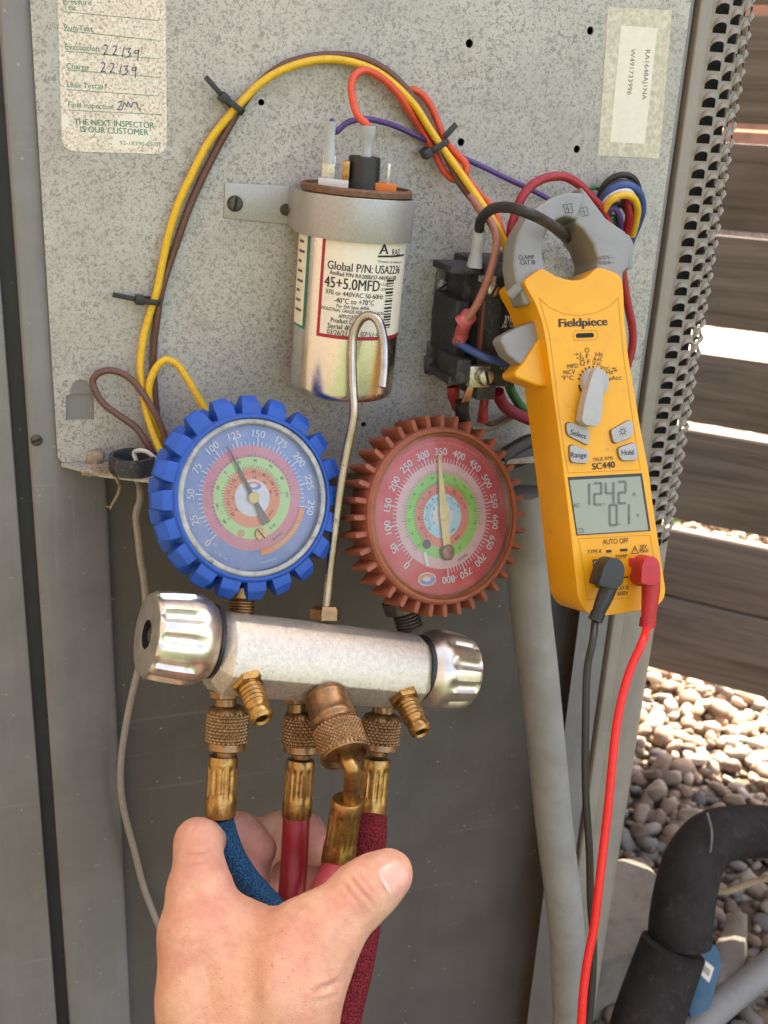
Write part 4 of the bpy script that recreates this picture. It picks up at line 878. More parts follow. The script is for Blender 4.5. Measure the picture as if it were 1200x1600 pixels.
# ------------------------------------------------------------------ clamp meter
MF = camframe(at(915, 640, .50), R(17), R(-3), 0)
meter = thing('clamp_meter', 'yellow clamp meter with grey jaws hanging in front of the panel', 'clamp meter', MF.px(950, 955, -.03))
mpoly = lambda P, w_=0.0: [MF.uv(*p, w_) for p in P]
front = [(918, 960), (904, 938), (896, 870), (886, 780), (876, 700), (868, 640), (861, 590), (855, 545), (848, 505), (836, 472), (822, 448), (820, 438), (845, 420), (853, 422), (870, 433), (895, 439), (915, 436), (930, 420), (936, 418), (955, 423), (971, 431), (974, 450), (976, 500), (982, 560), (991, 610), (1000, 665), (1014, 737), (1019, 780), (1031, 860), (1040, 922), (1038, 936), (1024, 950), (985, 956), (950, 962)]
mb = MB(); mb.prism(MF, rounded(mpoly(front), .0035, 3), -.031, 0.0); mb.build('body_shell', YELLOW, meter, smooth=40, bevel=.0028, seg=4, bang=24)
mb = MB(); mb.line(MF, [(843, 466), (858, 480), (880, 490), (904, 493), (930, 489), (952, 479), (966, 465)], .00022, .0002)
mb.line(MF, [(843, 466), (858, 520), (866, 580), (873, 640), (881, 700), (888, 739), (1001, 734), (994, 690), (984, 620), (975, 560), (966, 465)], .00020, .0002)
mb.line(MF, [(918, 937), (912, 890), (904, 842), (1016, 836), (1021, 866), (1026, 905)], .0002, .0002); mb.line(MF, [(918, 937), (985, 935)], .0002, .0002)
mb.line(MF, [(898, 517), (931, 516), (935, 524), (931, 531), (898, 532), (895, 524)], .00018, .0002, closed=True)
stuff(mb.build('moulded_lines', M('amber groove', (.45, .22, .01), .6, 0, .1), meter, smooth=0))
tx = MB(); tx.ptext(MF, 'Fieldpiece', (874, 511), (949, 508), 11.5, .0003, .035)
for s, a, b, h in [('O', (914, 551), (921, 551), 7), ('F', (916, 560), (920, 560), 6.5), ('F', (918, 569), (922, 569), 6.5), ('Ω', (906.5, 571), (914, 571), 7), ('MFD', (887, 576), (904, 574), 6), ('NCV', (881, 585), (899, 584), 6), ('°F°C', (877, 594), (896, 593.5), 6), ('Hz', (931, 557), (942, 556.5), 6), ('A', (927, 564), (932, 564), 6), ('AC', (933, 564), (942, 563.5), 4.4), ('V', (926, 571), (931, 571), 6), ('AC', (932, 571), (940, 570.5), 4.4), ('V', (938, 578), (943, 578), 6), ('DC', (944, 578), (953, 577.5), 4.4), ('Hz', (948, 585), (958, 584), 6), ('%', (957, 581), (965, 580), 6), ('µA', (952, 594), (962, 593.5), 6), ('DC', (963, 593.5), (972, 593), 4.4), ('→|', (896, 556), (908, 555.5), 5), ('•))', (901, 562), (912, 561.5), 4.5)]: tx.ptext(MF, s, a, b, h, .0003, .004)
tx.ptext(MF, 'SC440', (926, 734), (961, 730.5), 9, .0003, .03); tx.ptext(MF, 'TRUE RMS', (926, 721), (958, 718), 5, .0003, 0)
tx.ptext(MF, 'AUTO OFF', (942, 851), (982, 848.5), 7.5, .0003, 0); tx.ptext(MF, 'TYPE K', (918, 865), (941, 863.5), 5, .0003, .005); tx.ptext(MF, '30V', (1000, 857.5), (1011, 856.5), 5.5, .0003, .006); tx.ptext(MF, 'MAX', (1000, 864), (1014, 863), 5.5, .0003, .006)
tx.ptext(MF, 'TEMP', (961, 873), (980, 871.5), 5, .0003, .006); tx.ptext(MF, 'CAT III', (965, 922), (982, 921), 5.5, .0003, .006); tx.ptext(MF, '600V', (965, 930.5), (982, 929.5), 5.5, .0003, .006)
tx.line(MF, [(987, 865), (998, 864.5), (992, 853)], .0003, .0003, closed=True); tx.line(MF, [(992.5, 856.5), (992.7, 861)], .0003, .0003)
for q in (((947, 859.5), (955, 859), (955, 863), (947, 863.5)), ((969, 857.5), (980, 857), (980, 861), (969, 861.5)), ((972, 901), (982, 900.5), (982, 902.5), (972, 903))): tx.prism(MF, [MF.uv(*p) for p in q], .0001, .0003)
tx.ptext(MF, '600V~', (0, 0), (1, 0), 1) if False else None
stuff(tx.build('face_lettering', BLACK_INK, meter, smooth=0))
mb = MB(); mb.prism(MF, rounded(mpoly([(900, 521), (927, 520), (928, 527), (900, 528)]), .001), -.0005, .0003); mb.build('indicator_slot', DARKHOLE, meter, smooth=0)
for q, mt, s, a, b, nm in (((926, 874), BLACKP, 'COM', (928, 885), (946, 884), 'jack_marker'), ((982, 872), M('marker red', (.6, .02, .02), .4), '+', (987, 884), (996, 883.5), 'jack_marker')):
    mb = MB(); mb.prism(MF, rounded(mpoly([q, (q[0]+21, q[1]-1), (q[0]+22, q[1]+13), (q[0]+1, q[1]+14)]), .0006), -.0003, .0002); jm = mb.build(nm, mt, meter, smooth=0)
    tx = MB(); tx.ptext(MF, s, a, b, 8, .0004, .01); tx.build('marker_lettering', WHITE_INK, jm, smooth=0)
# rotary dial
dc = MF.uv(926, 598); DF = MF.at(MF.p(*dc)); mb = MB(); mb.disc(DF, .0066, .0078, .00025, 40, R(190), R(350)); mb.build('dial_ring', BLACKP, meter, smooth=0)
tk = MB()
for k in range(11):
    a = R(12+156*k/10); f_ = Frame(DF.O, DF.X*math.cos(a)+DF.Y*math.sin(a), -DF.X*math.sin(a)+DF.Y*math.cos(a), DF.Z); tk.box(f_, .0070, .0080, -.0003, .0003, .0, .0003)
tk.build('dial_ticks', BLACK_INK, meter, smooth=0)
mb = MB(); mb.lathe(DF, [(.0069, 0), (.0069, .0030), (.0064, .0042), (.0001, .0045)], 40); dk = mb.build('rotary_dial', GREYK, meter)
D2 = MF.at(MF.p(0, 0, .0045)); mb = MB(); P = [(927, 574), (932, 574), (938, 598), (936, 635), (933, 660), (927, 667), (909, 664), (904, 657), (908, 632), (914, 606), (921, 584)]
mb.prism(D2, rounded([D2.uv(*p) for p in P], .001, 3), -.003, .0035); mb.build('pointer', GREYK, dk, bevel=.0013, seg=3)
# buttons
for nm, P, txt in (('select_button', [(883.7, 662), (890, 660), (917.5, 670), (919, 675), (917.5, 692), (915, 695), (887.5, 681), (884, 675)], ('Select', (890.5, 678.5), (915.5, 686))),
                   ('range_button', [(888.7, 697), (894, 695), (916, 703.7), (918, 707.5), (916, 721), (914, 724), (892, 722.5), (889.5, 717)], ('Range', (892, 714.5), (916.5, 715))),
                   ('light_button', [(952.5, 672.5), (980, 657.5), (985, 658.7), (987.5, 662.5), (986, 682.5), (960, 692.5), (956, 689)], None),
                   ('hold_button', [(963.7, 702.5), (967.5, 698.7), (987.5, 692), (992.5, 695), (994.5, 715), (991, 718.7), (972.5, 720), (967, 716)], ('Hold', (971.5, 711), (990, 710.5)))):
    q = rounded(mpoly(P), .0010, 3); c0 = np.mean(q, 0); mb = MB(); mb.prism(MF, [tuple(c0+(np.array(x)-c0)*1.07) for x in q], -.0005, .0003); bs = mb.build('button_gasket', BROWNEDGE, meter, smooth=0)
    mb = MB(); mb.prism(MF, q, 0, .0016); bt_ = mb.build(nm, GREYK, meter, bevel=.0006, seg=3)
    B2 = MF.at(MF.p(0, 0, .0016)); tx = MB()
    if txt: tx.ptext(B2, txt[0], txt[1], txt[2], 7.2, .00015, .015)
    else:
        cx = B2.uv(973, 674); f_ = B2.at(B2.p(*cx)); tx.disc(f_, .00085, .00115, .0002, 20)
        for k in range(8):
            a = k*math.pi/4; tx.line(f_, [(.0015*math.cos(a), .0015*math.sin(a)), (.0022*math.cos(a), .0022*math.sin(a))], .00028, .0002, px=False)
    tx.build('button_lettering', BLACK_INK, bt_, smooth=0)
# display
SQ = [(902, 835), (1014, 828), (1001, 742), (889, 748)]
def lerpq(u, v):
    a = np.array(MF.uv(*SQ[0])); b = np.array(MF.uv(*SQ[1])); c_ = np.array(MF.uv(*SQ[2])); d = np.array(MF.uv(*SQ[3]))
    return tuple((a*(1-u)+b*u)*(1-v)+(d*(1-u)+c_*u)*v)
mb = MB(); mb.prism(MF, [lerpq(-.015, -.02), lerpq(1.02, -.02), lerpq(1.02, 1.03), lerpq(-.015, 1.03)], -.0008, .0002); mb.build('display_bezel', M('dark display frame', (.035, .037, .034), .5), meter, smooth=0)  # dark frame, widest at the top and right
mb = MB(); mb.prism(MF, [lerpq(0, 0), lerpq(.985, 0), lerpq(.985, .975), lerpq(0, .975)], 0, .0004); lcd = mb.build('display', LCD, meter, smooth=0)
sg = MB(); SEGS = {'0': 'abcdef', '1': 'bc', '2': 'abged', '4': 'fgbc'}
def digit(ch, a, b, hpx):
    """seven-segment digit: a, b = bottom-left and bottom-right pixel"""
    A = np.array(MF.uv(*a)); B = np.array(MF.uv(*b)); e = B-A; n = np.array((-e[1], e[0]))/np.linalg.norm(e)*np.linalg.norm(e)*hpx/math.hypot(b[0]-a[0], b[1]-a[1])
    q = lambda x, y: tuple(A+e*x+n*(y*1.0)+e*(y*-.0))
    L_ = {'a': [(0, 1), (1, 1)], 'b': [(1, 1), (1, .5)], 'c': [(1, .5), (1, 0)], 'd': [(0, 0), (1, 0)], 'e': [(0, .5), (0, 0)], 'f': [(0, 1), (0, .5)], 'g': [(0, .5), (1, .5)]}
    for s in SEGS[ch]:
        (x0, y0), (x1, y1) = L_[s]; ix, iy = (x1-x0), (y1-y0); k = .07
        sg.line(MF, [q(x0+ix*k, y0+iy*k), q(x1-ix*k, y1-iy*k)], .00115, .0006, px=False)
for ch, a, b in (('1', (906, 789), (920, 788.5)), ('2', (928, 788.5), (939, 788)), ('4', (946, 787.5), (958, 787)), ('2', (966, 786.5), (977, 786))): digit(ch, a, b, 30)
for ch, a, b in (('0', (952, 820.5), (963, 820)), ('1', (970, 819.5), (982, 819))): digit(ch, a, b, 28)
for q in ((943, 787.5), (967, 819)): sg.line(MF, [q, (q[0]+2, q[1])], .0006, .0006)
sg.ptext(MF, 'AC', (896, 793), (906, 792.5), 6, .0006, .02); sg.ptext(MF, 'A', (988, 775), (994, 774.7), 5, .0006, .0); sg.ptext(MF, 'V', (994, 808), (999, 807.7), 5, .0006, .01)
sg.line(MF, [(901, 826), (911, 825.5), (912, 832), (902, 832.5)], .0003, .0006, closed=True); sg.line(MF, [(904, 828), (909, 828)], .0003, .0006)
sg.build('display_segments', SEG, lcd, smooth=0)
# jaws
JL = [(903, 306), (881, 305), (858, 311), (836, 324), (817, 341), (802, 367), (796, 392), (794, 417), (799, 447), (812, 480), (845, 470), (850, 440), (843, 420), (839, 398), (841, 379), (849, 360), (862, 347), (874, 342), (884, 344), (893, 348), (897, 335), (903, 318)]
JR = [(906, 292), (915, 302), (930, 322), (944, 341), (962, 354), (976, 363), (982, 382), (982, 405), (981, 420), (972, 426), (972, 455), (920, 460), (918, 440), (929, 424), (933, 407), (925, 382), (910, 360), (896, 349), (900, 336), (905, 318)]
mb = MB(); mb.prism(MF, mpoly(JL, -.010), -.018, -.004); jl = mb.build('fixed_jaw', GREYP, meter, smooth=40, bevel=.0016, seg=3, bang=32)
mb = MB(); mb.prism(MF, mpoly(JR, -.006), -.030, -.0045); jr = mb.build('hinged_jaw', GREYP, meter, smooth=40, bevel=.0016, seg=3, bang=32)
mb = MB(); mb.prism(MF, mpoly([(970, 366), (978, 370), (984, 383), (983, 420), (976, 424), (970, 400)], -.010), -.016, -.0060); mb.build('jaw_grip', GREYP, jr, bevel=.001)
JF = MF.at(MF.p(0, 0, -.004)); tx = MB(); tx.ptext(JF, 'CLAMP', (810, 405.5), (835, 405), 6, .0002, .004); tx.ptext(JF, 'CAT III', (813, 413.5), (836, 413), 6, .0002, .004)
tx.line(JF, [(880, 320), (893, 318), (895, 332), (884, 333)], .00025, .0002, closed=True); tx.line(JF, [(887, 321), (885, 327), (889, 326), (888, 332)], .0003, .0002); tx.build('jaw_lettering', BLACK_INK, jl, smooth=0)
JF = MF.at(MF.p(0, 0, -.0045)); tx = MB(); tx.ptext(JF, '600V~', (934, 406), (960, 404.5), 5.5, .0002, 0); tx.ptext(JF, '400A~', (935, 414), (960, 412.5), 5.5, .0002, 0)
tx.line(JF, [(905, 326), (917, 323), (920, 336), (910, 338)], .00025, .0002, closed=True); tx.line(JF, [(912, 325), (910, 331), (914, 330), (913, 336)], .0003, .0002); tx.build('jaw_lettering', GREY_INK, jr, smooth=0)
# trigger, finger guard, hinge pin
GW = -.012; mg = lambda P, w_: [MF.uv(*p, w_) for p in P]
mb = MB(); mb.prism(MF, mg([(834, 498), (846, 520), (842, 556), (828, 562), (806, 572), (785, 556), (774, 534), (778, 526), (800, 514), (822, 506)], -.014), -.019, -.008); mb.build('trigger', GREYP, meter, bevel=.0022, seg=4)
mb = MB(); mb.prism(MF, mg([(842, 518), (858, 560), (862, 600), (848, 606), (828, 604), (796, 592), (793, 584), (808, 568), (826, 540)], -.014), -.022, -.006); mb.build('finger_guard', YELLOW, meter, bevel=.0025, seg=4)
mb = MB(); a = MF.px(812, 447, -.003); b = MF.px(796, 462, -.006); mb.tube([a, (a+b)/2, b], [.0022, .0024, .0023], 12); mb.build('hinge_pin', GREYP, meter)
# test leads
def lead(name, label, mat_, cmat, collar, poly, tap, cab, rc):
    o = MF.px(*collar, 0); t_ = thing(name, label, 'test lead', MF.px(*tap[-1][:2], .01)); f_ = MF.at(o)
    m_ = MB(); m_.lathe(f_, [(.0042, 0), (.0044, .002), (.0042, .010), (.0036, .012)], 24); m_.build('plug_collar', mat_, t_)
    m_ = MB(); m_.prism(MF, rounded([MF.uv(*p, .016) for p in poly], .0015, 3), .006, .016); m_.build('plug_elbow', mat_, t_, bevel=.0022, seg=3)
    m_ = MB(); pts = [MF.px(x, y, .0108) for x, y, r_ in tap]; m_.tube(pts, [r_ for *_, r_ in tap], 20, 8); e = axisframe(pts[-2], pts[-1])
    L_ = (pts[-1]-pts[-2]).length; rr = tap[-1][2]
    for k in range(3): h = L_*(.25+.3*k); m_.lathe(e, [(rr*.9, h-.0011), (rr*1.25, h-.0009), (rr*1.25, h+.0007), (rr*.9, h+.0009)], 20)
    m_.build('strain_relief', mat_, t_, smooth=35)
    m_ = MB(); m_.tube([pts[-1]]+[at(*c_) for c_ in cab], rc, 14, 8); m_.build('cable', cmat, t_)
REDPL = M('red plug plastic', (.50, .018, .028), .42, 0, .15, 90, (.36, .015, .02), .05)
lead('black_test_lead', 'black test lead plugged into the yellow meter', BLACKP, W_BK2, (938, 905), [(935, 915), (944, 884), (950, 876), (961, 871), (972, 876), (977, 888), (974, 912), (962, 922)], [(957, 898, .0040), (950, 920, .0042), (942, 940, .0038), (935, 957, .0031), (930, 970, .0028)], [(926, 1003, .487), (918, 1042, .487), (915, 1132, .488), (915, 1231, .49), (921, 1330, .492), (923, 1412, .494), (927, 1469, .496), (926, 1525, .497), (920, 1600, .498), (910, 1700, .50)], .0018)
lead('red_test_lead', 'bright red test lead plugged into the yellow meter', REDPL, W_BRT, (996, 901), [(1002, 912), (1003, 884), (1008, 873), (1018, 868), (1028, 873), (1032, 884), (1032, 913), (1018, 916)], [(1018, 895, .0042), (1017, 920, .0044), (1015, 945, .0039), (1013, 965, .0034), (1011, 980, .0031)], [(1004, 1003, .49), (987, 1041, .488), (973, 1086, .486), (964, 1131, .485), (958, 1180, .484), (952, 1244, .483), (945, 1307, .483), (937, 1375, .482), (928, 1450, .482), (917, 1506, .482), (911, 1555, .482), (907, 1620, .482), (900, 1700, .482)], .0020)

# ------------------------------------------------------------------ gauge manifold
A_, B_m = at(345, 1000, .49), at(646, 1032, .541)
Xm = (B_m-A_).normalized(); Zm = CR*.49-FW*.87; Zm = (Zm-Xm*Zm.dot(Xm)).normalized(); Ym = Zm.cross(Xm)
MM = Frame(A_, Xm, Ym, Zm); ML = (B_m-A_).length
man = thing('manifold_gauge_set', 'aluminium manifold with blue and red pressure gauges held up by the hand', 'gauge set', MM.p(ML/2, -.025, 0))
sec = [(.0120, -.014), (.0135, -.004), (.0130, .004), (.0100, .0110), (.0050, .0150), (-.001, .0168), (-.008, .0176), (-.0148, .0172), (-.0245, .0060), (-.0245, -.014)]
SX = Frame(A_, Ym, Zm, Xm); mb = MB(); rings = []
for h, k in ((-.004, .70), (-.0035, .74), (.002, 1.0), (.003, 1.0), (ML-.003, 1.0), (ML-.001, 1.0), (ML+.003, .86)):
    rings.append([SX.p(-.004+(y+.004)*k, z*k, h) for y, z in sec])
mb.loft(rings); mb.build('manifold_block', ALU, man, smooth=28, bevel=.0006, seg=2, bang=28)
def knob(base, axis, L_, rk, name):
    f_ = axisframe(base, base+axis, Ym); n = 96; prof = []; hs = np.linspace(0, L_, 22)
    for h in hs:
        q = h/L_; r_ = rk*(.80+.20*math.sin(min(q/.35, 1)*math.pi/2)) if q < .35 else rk*(1-.07*((q-.35)/.65)**2)
        prof.append((r_, h))
    prof += [(rk*.88, L_+.0012), (rk*.83, L_+.0014)]
    def rf(r_, th, h):
        q = h/L_; g_ = min(1, 1.5*max(0, math.cos(11*th)))**.75; d = .115*g_*max(0, min(1, (q-.22)/.30))*(1 if q < .97 else .55)
        return r_*(1-d) if q <= 1.0 else r_
    m_ = MB(); m_.lathe(f_, prof, n, rf, cap0=True, cap1=False); o_ = m_.build(name, ALUK, man, smooth=40)
    m_ = MB(); m_.disc(f_, .0066, rk*.835, L_+.00135, 48); m_.build('end_face', ALUK, o_, smooth=0)
    m_ = MB(); m_.lathe(f_, [(.0066, L_+.0014), (.0064, L_-.004), (.0001, L_-.004)], 24, cap0=False); m_.build('recess', DARKHOLE, o_)
    m_ = MB(); m_.lathe(f_, [(.0042, L_-.004), (.0042, L_-.0005), (.0030, L_), (.0001, L_-.001)], 6); m_.build('valve_nut', RUSTY, o_)
    m_ = MB(); m_.lathe(f_, [(rk*.66, -.003), (rk*.80, -.0022), (rk*.82, -.0004), (rk*.7, .0005)], 40); m_.build('gasket', BLACKP, o_)
    return o_
knob(SX.p(-.001, 0, -.0060), -Xm, .0280, .0212, 'valve_knob'); knob(SX.p(-.0035, 0, ML+.0045), Xm, .0255, .0208, 'valve_knob')
# flare ports on the lower facet
def lathe_px(parent, name, mat_, a, b, prof, n=28, rf=None, smooth=40):
    f_ = axisframe(a, b); L_ = (b-a).length; m_ = MB(); m_.lathe(f_, [(r_, h*L_) for r_, h in prof], n, rf); return m_.build(name, mat_, parent, smooth=smooth)
def thread(r_, n_, h0, h1): 
    out = []
    for k in range(n_): h = h0+(h1-h0)*k/n_; d = (h1-h0)/n_; out += [(r_*.90, h), (r_, h+d*.4), (r_, h+d*.6)]
    return out+[(r_*.90, h1)]
for (px, py) in ((384, 1056), (627, 1081)):
    a = MM.px(px, py, .0105); dirn = (Ym*-.66+Zm*.74+Xm*.12).normalized(); b = a+dirn*.0255
    lathe_px(man, 'flare_hex', BRASS, a-dirn*.002, a+dirn*.006, [(.0062, 0), (.0080, .15), (.0080, .85), (.0066, 1)], 6, smooth=20)
    lathe_px(man, 'flare_port', BRASS, a+dirn*.004, b, [(.0052, 0), (.0052, .12)]+thread(.0058, 5, .14, .66)+[(.0050, .70), (.0052, .78), (.0056, .84), (.0050, .95), (.0036, 1.0), (.0026, .96), (.0024, .6), (.0001, .6)])
# adapters under the block and gauge stems above it
for (a, b, r_) in (((352, 1078), (352, 1104), .0070), ((466, 1086), (466, 1112), .0070), ((600, 1092), (598, 1116), .0072)):
    p, q = MM.px(*a, -.003), MM.px(*b, -.003); lathe_px(man, 'adapter_nut', BRASS2, p, p+(q-p)*.5, [(r_*.9, 0), (r_, .1), (r_, .85), (r_*.85, 1)], 6, smooth=20); lathe_px(man, 'adapter_stub', BRASS2, p+(q-p)*.45, q+(q-p)*.1, [(r_*.75, 0), (r_*.75, 1)], 20)
p = MM.px(508, 968, -.004); q = MM.px(509, 947, -.004); lathe_px(man, 'hook_nut', BRASS2, p, q, [(.0078, 0), (.0078, .75), (.0066, 1.0)], 6, smooth=20)
hk = [(509, 952, .518), (514, 905, .516), (520, 855, .513), (527, 800, .510), (534, 750, .507), (543, 700, .504), (552, 655, .501), (553, 640, .500), (551, 600, .498), (550, 555, .496), (553, 520, .494), (564, 499, .492), (577, 493, .490), (590, 501, .488), (598, 525, .487), (600, 565, .487), (597, 605, .487)]
mb = MB(); mb.tube([at(*h) for h in hk], .0022, 16, 8); mb.build('hanging_hook', RODMAT, man)

def gauge(name, ctr, t, spin, rb, boot, cfg):
    O = at(*ctr, t); up = (CU*math.cos(spin)+CR*math.sin(spin)); Y = (up-Zm*up.dot(Zm)).normalized(); G = Frame(O, Y.cross(Zm), Y, Zm)
    Rf, Rb = cfg['rf'], cfg['rb']; m_ = MB()
    m_.lathe(G, [(Rb*.80, -.017), (Rb*.98, -.016), (Rb, -.014), (Rb, .0005), (Rb*.99, .0030), (Rb*.965, .0040), (Rb*.935, .0040), (Rb*.925, .0020), (Rb*.925, -.001)], 80, cap1=False)
    nT = cfg['n']
    if cfg['style'] == 'block':
        for row, (w0, w1, ph) in enumerate(((-.0064, .0030, 0), (-.0145, -.0080, .5))):
            for k in range(nT):
                a = 2*math.pi*(k+ph+.25)/nT; f_ = Frame(G.O, G.X*math.cos(a)+G.Y*math.sin(a), -G.X*math.sin(a)+G.Y*math.cos(a), G.Z)
                r0, r1, r2_ = Rb*.97, Rb*(1.10-.03*row), cfg['rt']*(1-.04*row); hb, ho = .0047, .0033; wm = (w0+w1)/2
                m_.loft([[f_.p(r0, -hb, w0), f_.p(r0, hb, w0), f_.p(r0, hb, w1), f_.p(r0, -hb, w1)], [f_.p(r1, -hb*.96, w0), f_.p(r1, hb*.96, w0), f_.p(r1, hb*.96, w1-.0006), f_.p(r1, -hb*.96, w1-.0006)], [f_.p(r2_, -ho, w0+.002), f_.p(r2_, ho, w0+.002), f_.p(r2_, ho, w1-.0040), f_.p(r2_, -ho, w1-.0040)]])
    else:
        for k in range(nT):
            a = 2*math.pi*(k+.1)/nT; f_ = Frame(G.O, G.X*math.cos(a)+G.Y*math.sin(a), -G.X*math.sin(a)+G.Y*math.cos(a), G.Z)
            sec_ = rounded([(-.00165, Rb*.97), (.00165, Rb*.97), (.0015, cfg['rt']), (-.0015, cfg['rt'])], .0013, 3)
            m_.loft([[f_.p(r_, u*s_, w_) for u, r_ in sec_] for w_, s_ in ((-.0155, .8), (-.014, 1), (.0005, 1), (.0016, .72))])
    gb = m_.build(name, boot, man, smooth=32, bevel=.0005 if cfg['style'] == 'block' else 0, seg=2, bang=28)
    m_ = MB(); m_.lathe(G, [(Rb*.93, -.001), (Rb*.928, .0030), (Rb*.90, .0036), (Rf*1.005, .0030), (Rf*1.0, .0)], 80, cap0=False, cap1=False); m_.build('bezel', cfg['bez'], gb, smooth=50)
    lift = 0.0
    rr = [r_ for r_, _, _ in cfg['rings']]+[0]
    for i, (r_, mt, nm) in enumerate(cfg['rings']):
        m_ = MB(); m_.disc(G, 0, Rf*r_*(1.02 if i == 0 else 1), lift, 80); m_.build(nm, mt, gb, smooth=0); lift += .00008
    tkm = MB(); txm = MB(); dk = MB(); lf = lift+.0001
    def rad(m_, ang, r0, r1, wd): ca, sa = math.cos(ang), math.sin(ang); m_.line(G, [(r0*Rf*ca, r0*Rf*sa), (r1*Rf*ca, r1*Rf*sa)], wd, lf, px=False)
    a0, a1 = cfg['a0'], cfg['a1']; mx, st_, big = cfg['max'], cfg['step'], cfg['big']
    for v_ in range(0, mx+1, st_):
        a = R(a0+(a1-a0)*v_/mx); bg_ = v_ % big == 0; rad(tkm, a, cfg['rt0'], cfg['rt0']+(.10 if bg_ else .055), .00055 if bg_ else .00040)
        if bg_: txm.ctext(G, str(v_), cfg['rn']*Rf*math.cos(a), cfg['rn']*Rf*math.sin(a), cfg['th'], a-math.pi/2, lf, .012)
    for (r_, num, aa, bb, n_, hh) in cfg['inner']:
        for k in range(n_):
            a = R(aa+(bb-aa)*k/(n_-1)); b5 = k % 5 == 0; rad(dk, a, r_, r_+(.055 if b5 else .032), .00020)
            if b5: dk.ctext(G, str(num[0]+num[1]*(k//5)), (r_+cfg['io'])*Rf*math.cos(a), (r_+cfg['io'])*Rf*math.sin(a), hh, a-math.pi/2, lf)
    for s_, r_, ang, hh, dark in cfg['words']:
        a = R(ang); (dk if dark else txm).ctext(G, s_, r_*Rf*math.cos(a), r_*Rf*math.sin(a), hh, a-math.pi/2 if ang > 0 else a+math.pi/2, lf)
    tkm.v += []; tkm.build('scale_ticks', WHITE_INK, gb, smooth=0); txm.build('scale_numerals', WHITE_INK, gb, smooth=0); dk.build('inner_scales', DARK_INK, gb, smooth=0)
    cfg['extra'](G, gb, Rf, lf)
    # needle
    na = R(cfg['needle']); f_ = Frame(G.p(0, 0, .0016), G.X*math.cos(na)+G.Y*math.sin(na), -G.X*math.sin(na)+G.Y*math.cos(na), G.Z); tl, hw_, tw = cfg['nd']
    m_ = MB(); m_.prism(f_, [(-tw[0]*Rf, -tw[1]), (-tw[0]*Rf, tw[1]), (-.002, hw_*1.0), (.004, hw_*.95), (tl*Rf, .00022), (tl*Rf, -.00022), (.004, -hw_*.95), (-.002, -hw_)], 0, .0004); nd = m_.build('needle', cfg['nmat'], gb, smooth=0)
    m_ = MB(); hub = G.at(G.p(0, 0, .0012)); m_.lathe(hub, [(.0026, 0), (.0026, .0010), (.0020, .0014), (.0001, .0014)], 24); m_.build('hub', NEEDLE_Y, nd)
    m_ = MB(); m_.lathe(G, [(Rf*1.03, .0028), (Rf*.85, .0040), (Rf*.5, .0052), (Rf*.2, .0056), (.0002, .0057)], 64, cap0=False, cap1=False); m_.build('lens', GLASS, gb, smooth=60)
    return G, gb
def oval(G, gb, u, v, su, sv, lf):
    m_ = MB(); m_.disc(Frame(G.p(u, v, 0), G.X, G.Y*1.0, G.Z), 0, su, lf, 32); m_.v = [G.p(u+(x-G.p(u, v, lf)).dot(G.X), v+(x-G.p(u, v, lf)).dot(G.Y)*sv/su, lf) for x in m_.v]; m_.build('maker_oval', D_WHT, gb, smooth=0)
    for k, (mt, a0_, a1_) in enumerate(((D_ORG, R(20), R(200)), (D_BLUE, R(200), R(380)))):
        m_ = MB(); f_ = Frame(G.p(u, v, 0), G.X, G.Y, G.Z); m_.disc(f_, su*.42, su*.9, lf+.0001+.00003*k, 20, a0_, a1_)
        m_.v = [f_.p((x-f_.O).dot(f_.X), (x-f_.O).dot(f_.Y)*sv/su*.92, lf+.0001+.00003*k) for x in m_.v]; m_.build('maker_swirl', mt, gb, smooth=0)
def ex_blue(G, gb, Rf, lf):
    m_ = MB(); m_.disc(G, Rf*.72, Rf*.80, lf-.00005, 30, R(-78), R(-8)); m_.build('retard_band', D_ORG, gb, smooth=0)
    m_ = MB()
    for k in range(14): a = R(-28-2.6*k); m_.line(G, [(Rf*.735*math.cos(a), Rf*.735*math.sin(a)), (Rf*.785*math.cos(a+.03), Rf*.785*math.sin(a+.03))], .00035, lf+.0001, px=False)
    m_.build('band_marks', NEEDLE_Y, gb, smooth=0)
    oval(G, gb, .0003, Rf*.17, Rf*.125, Rf*.07, lf)
    m_ = MB(); m_.lathe(G.at(G.p(Rf*.14, -Rf*.49, lf)), [(.0030, 0), (.0028, .0010), (.0001, .0011)], 20); sc_ = m_.build('zero_screw', BRASS, gb)
    m_ = MB(); m_.box(Frame(G.p(Rf*.14, -Rf*.49, lf), G.X*.7-G.Y*.7, G.X*.7+G.Y*.7, G.Z), -.0026, .0026, -.0003, .0003, .0008, .0013); m_.build('slot', DARKHOLE, sc_, smooth=0)
    m_ = MB(); m_.disc(G.at(G.p(-Rf*.14, -Rf*.49, 0)), 0, .0016, lf+.0001, 20); m_.build('pivot_mark', BRASS2, gb, smooth=0)
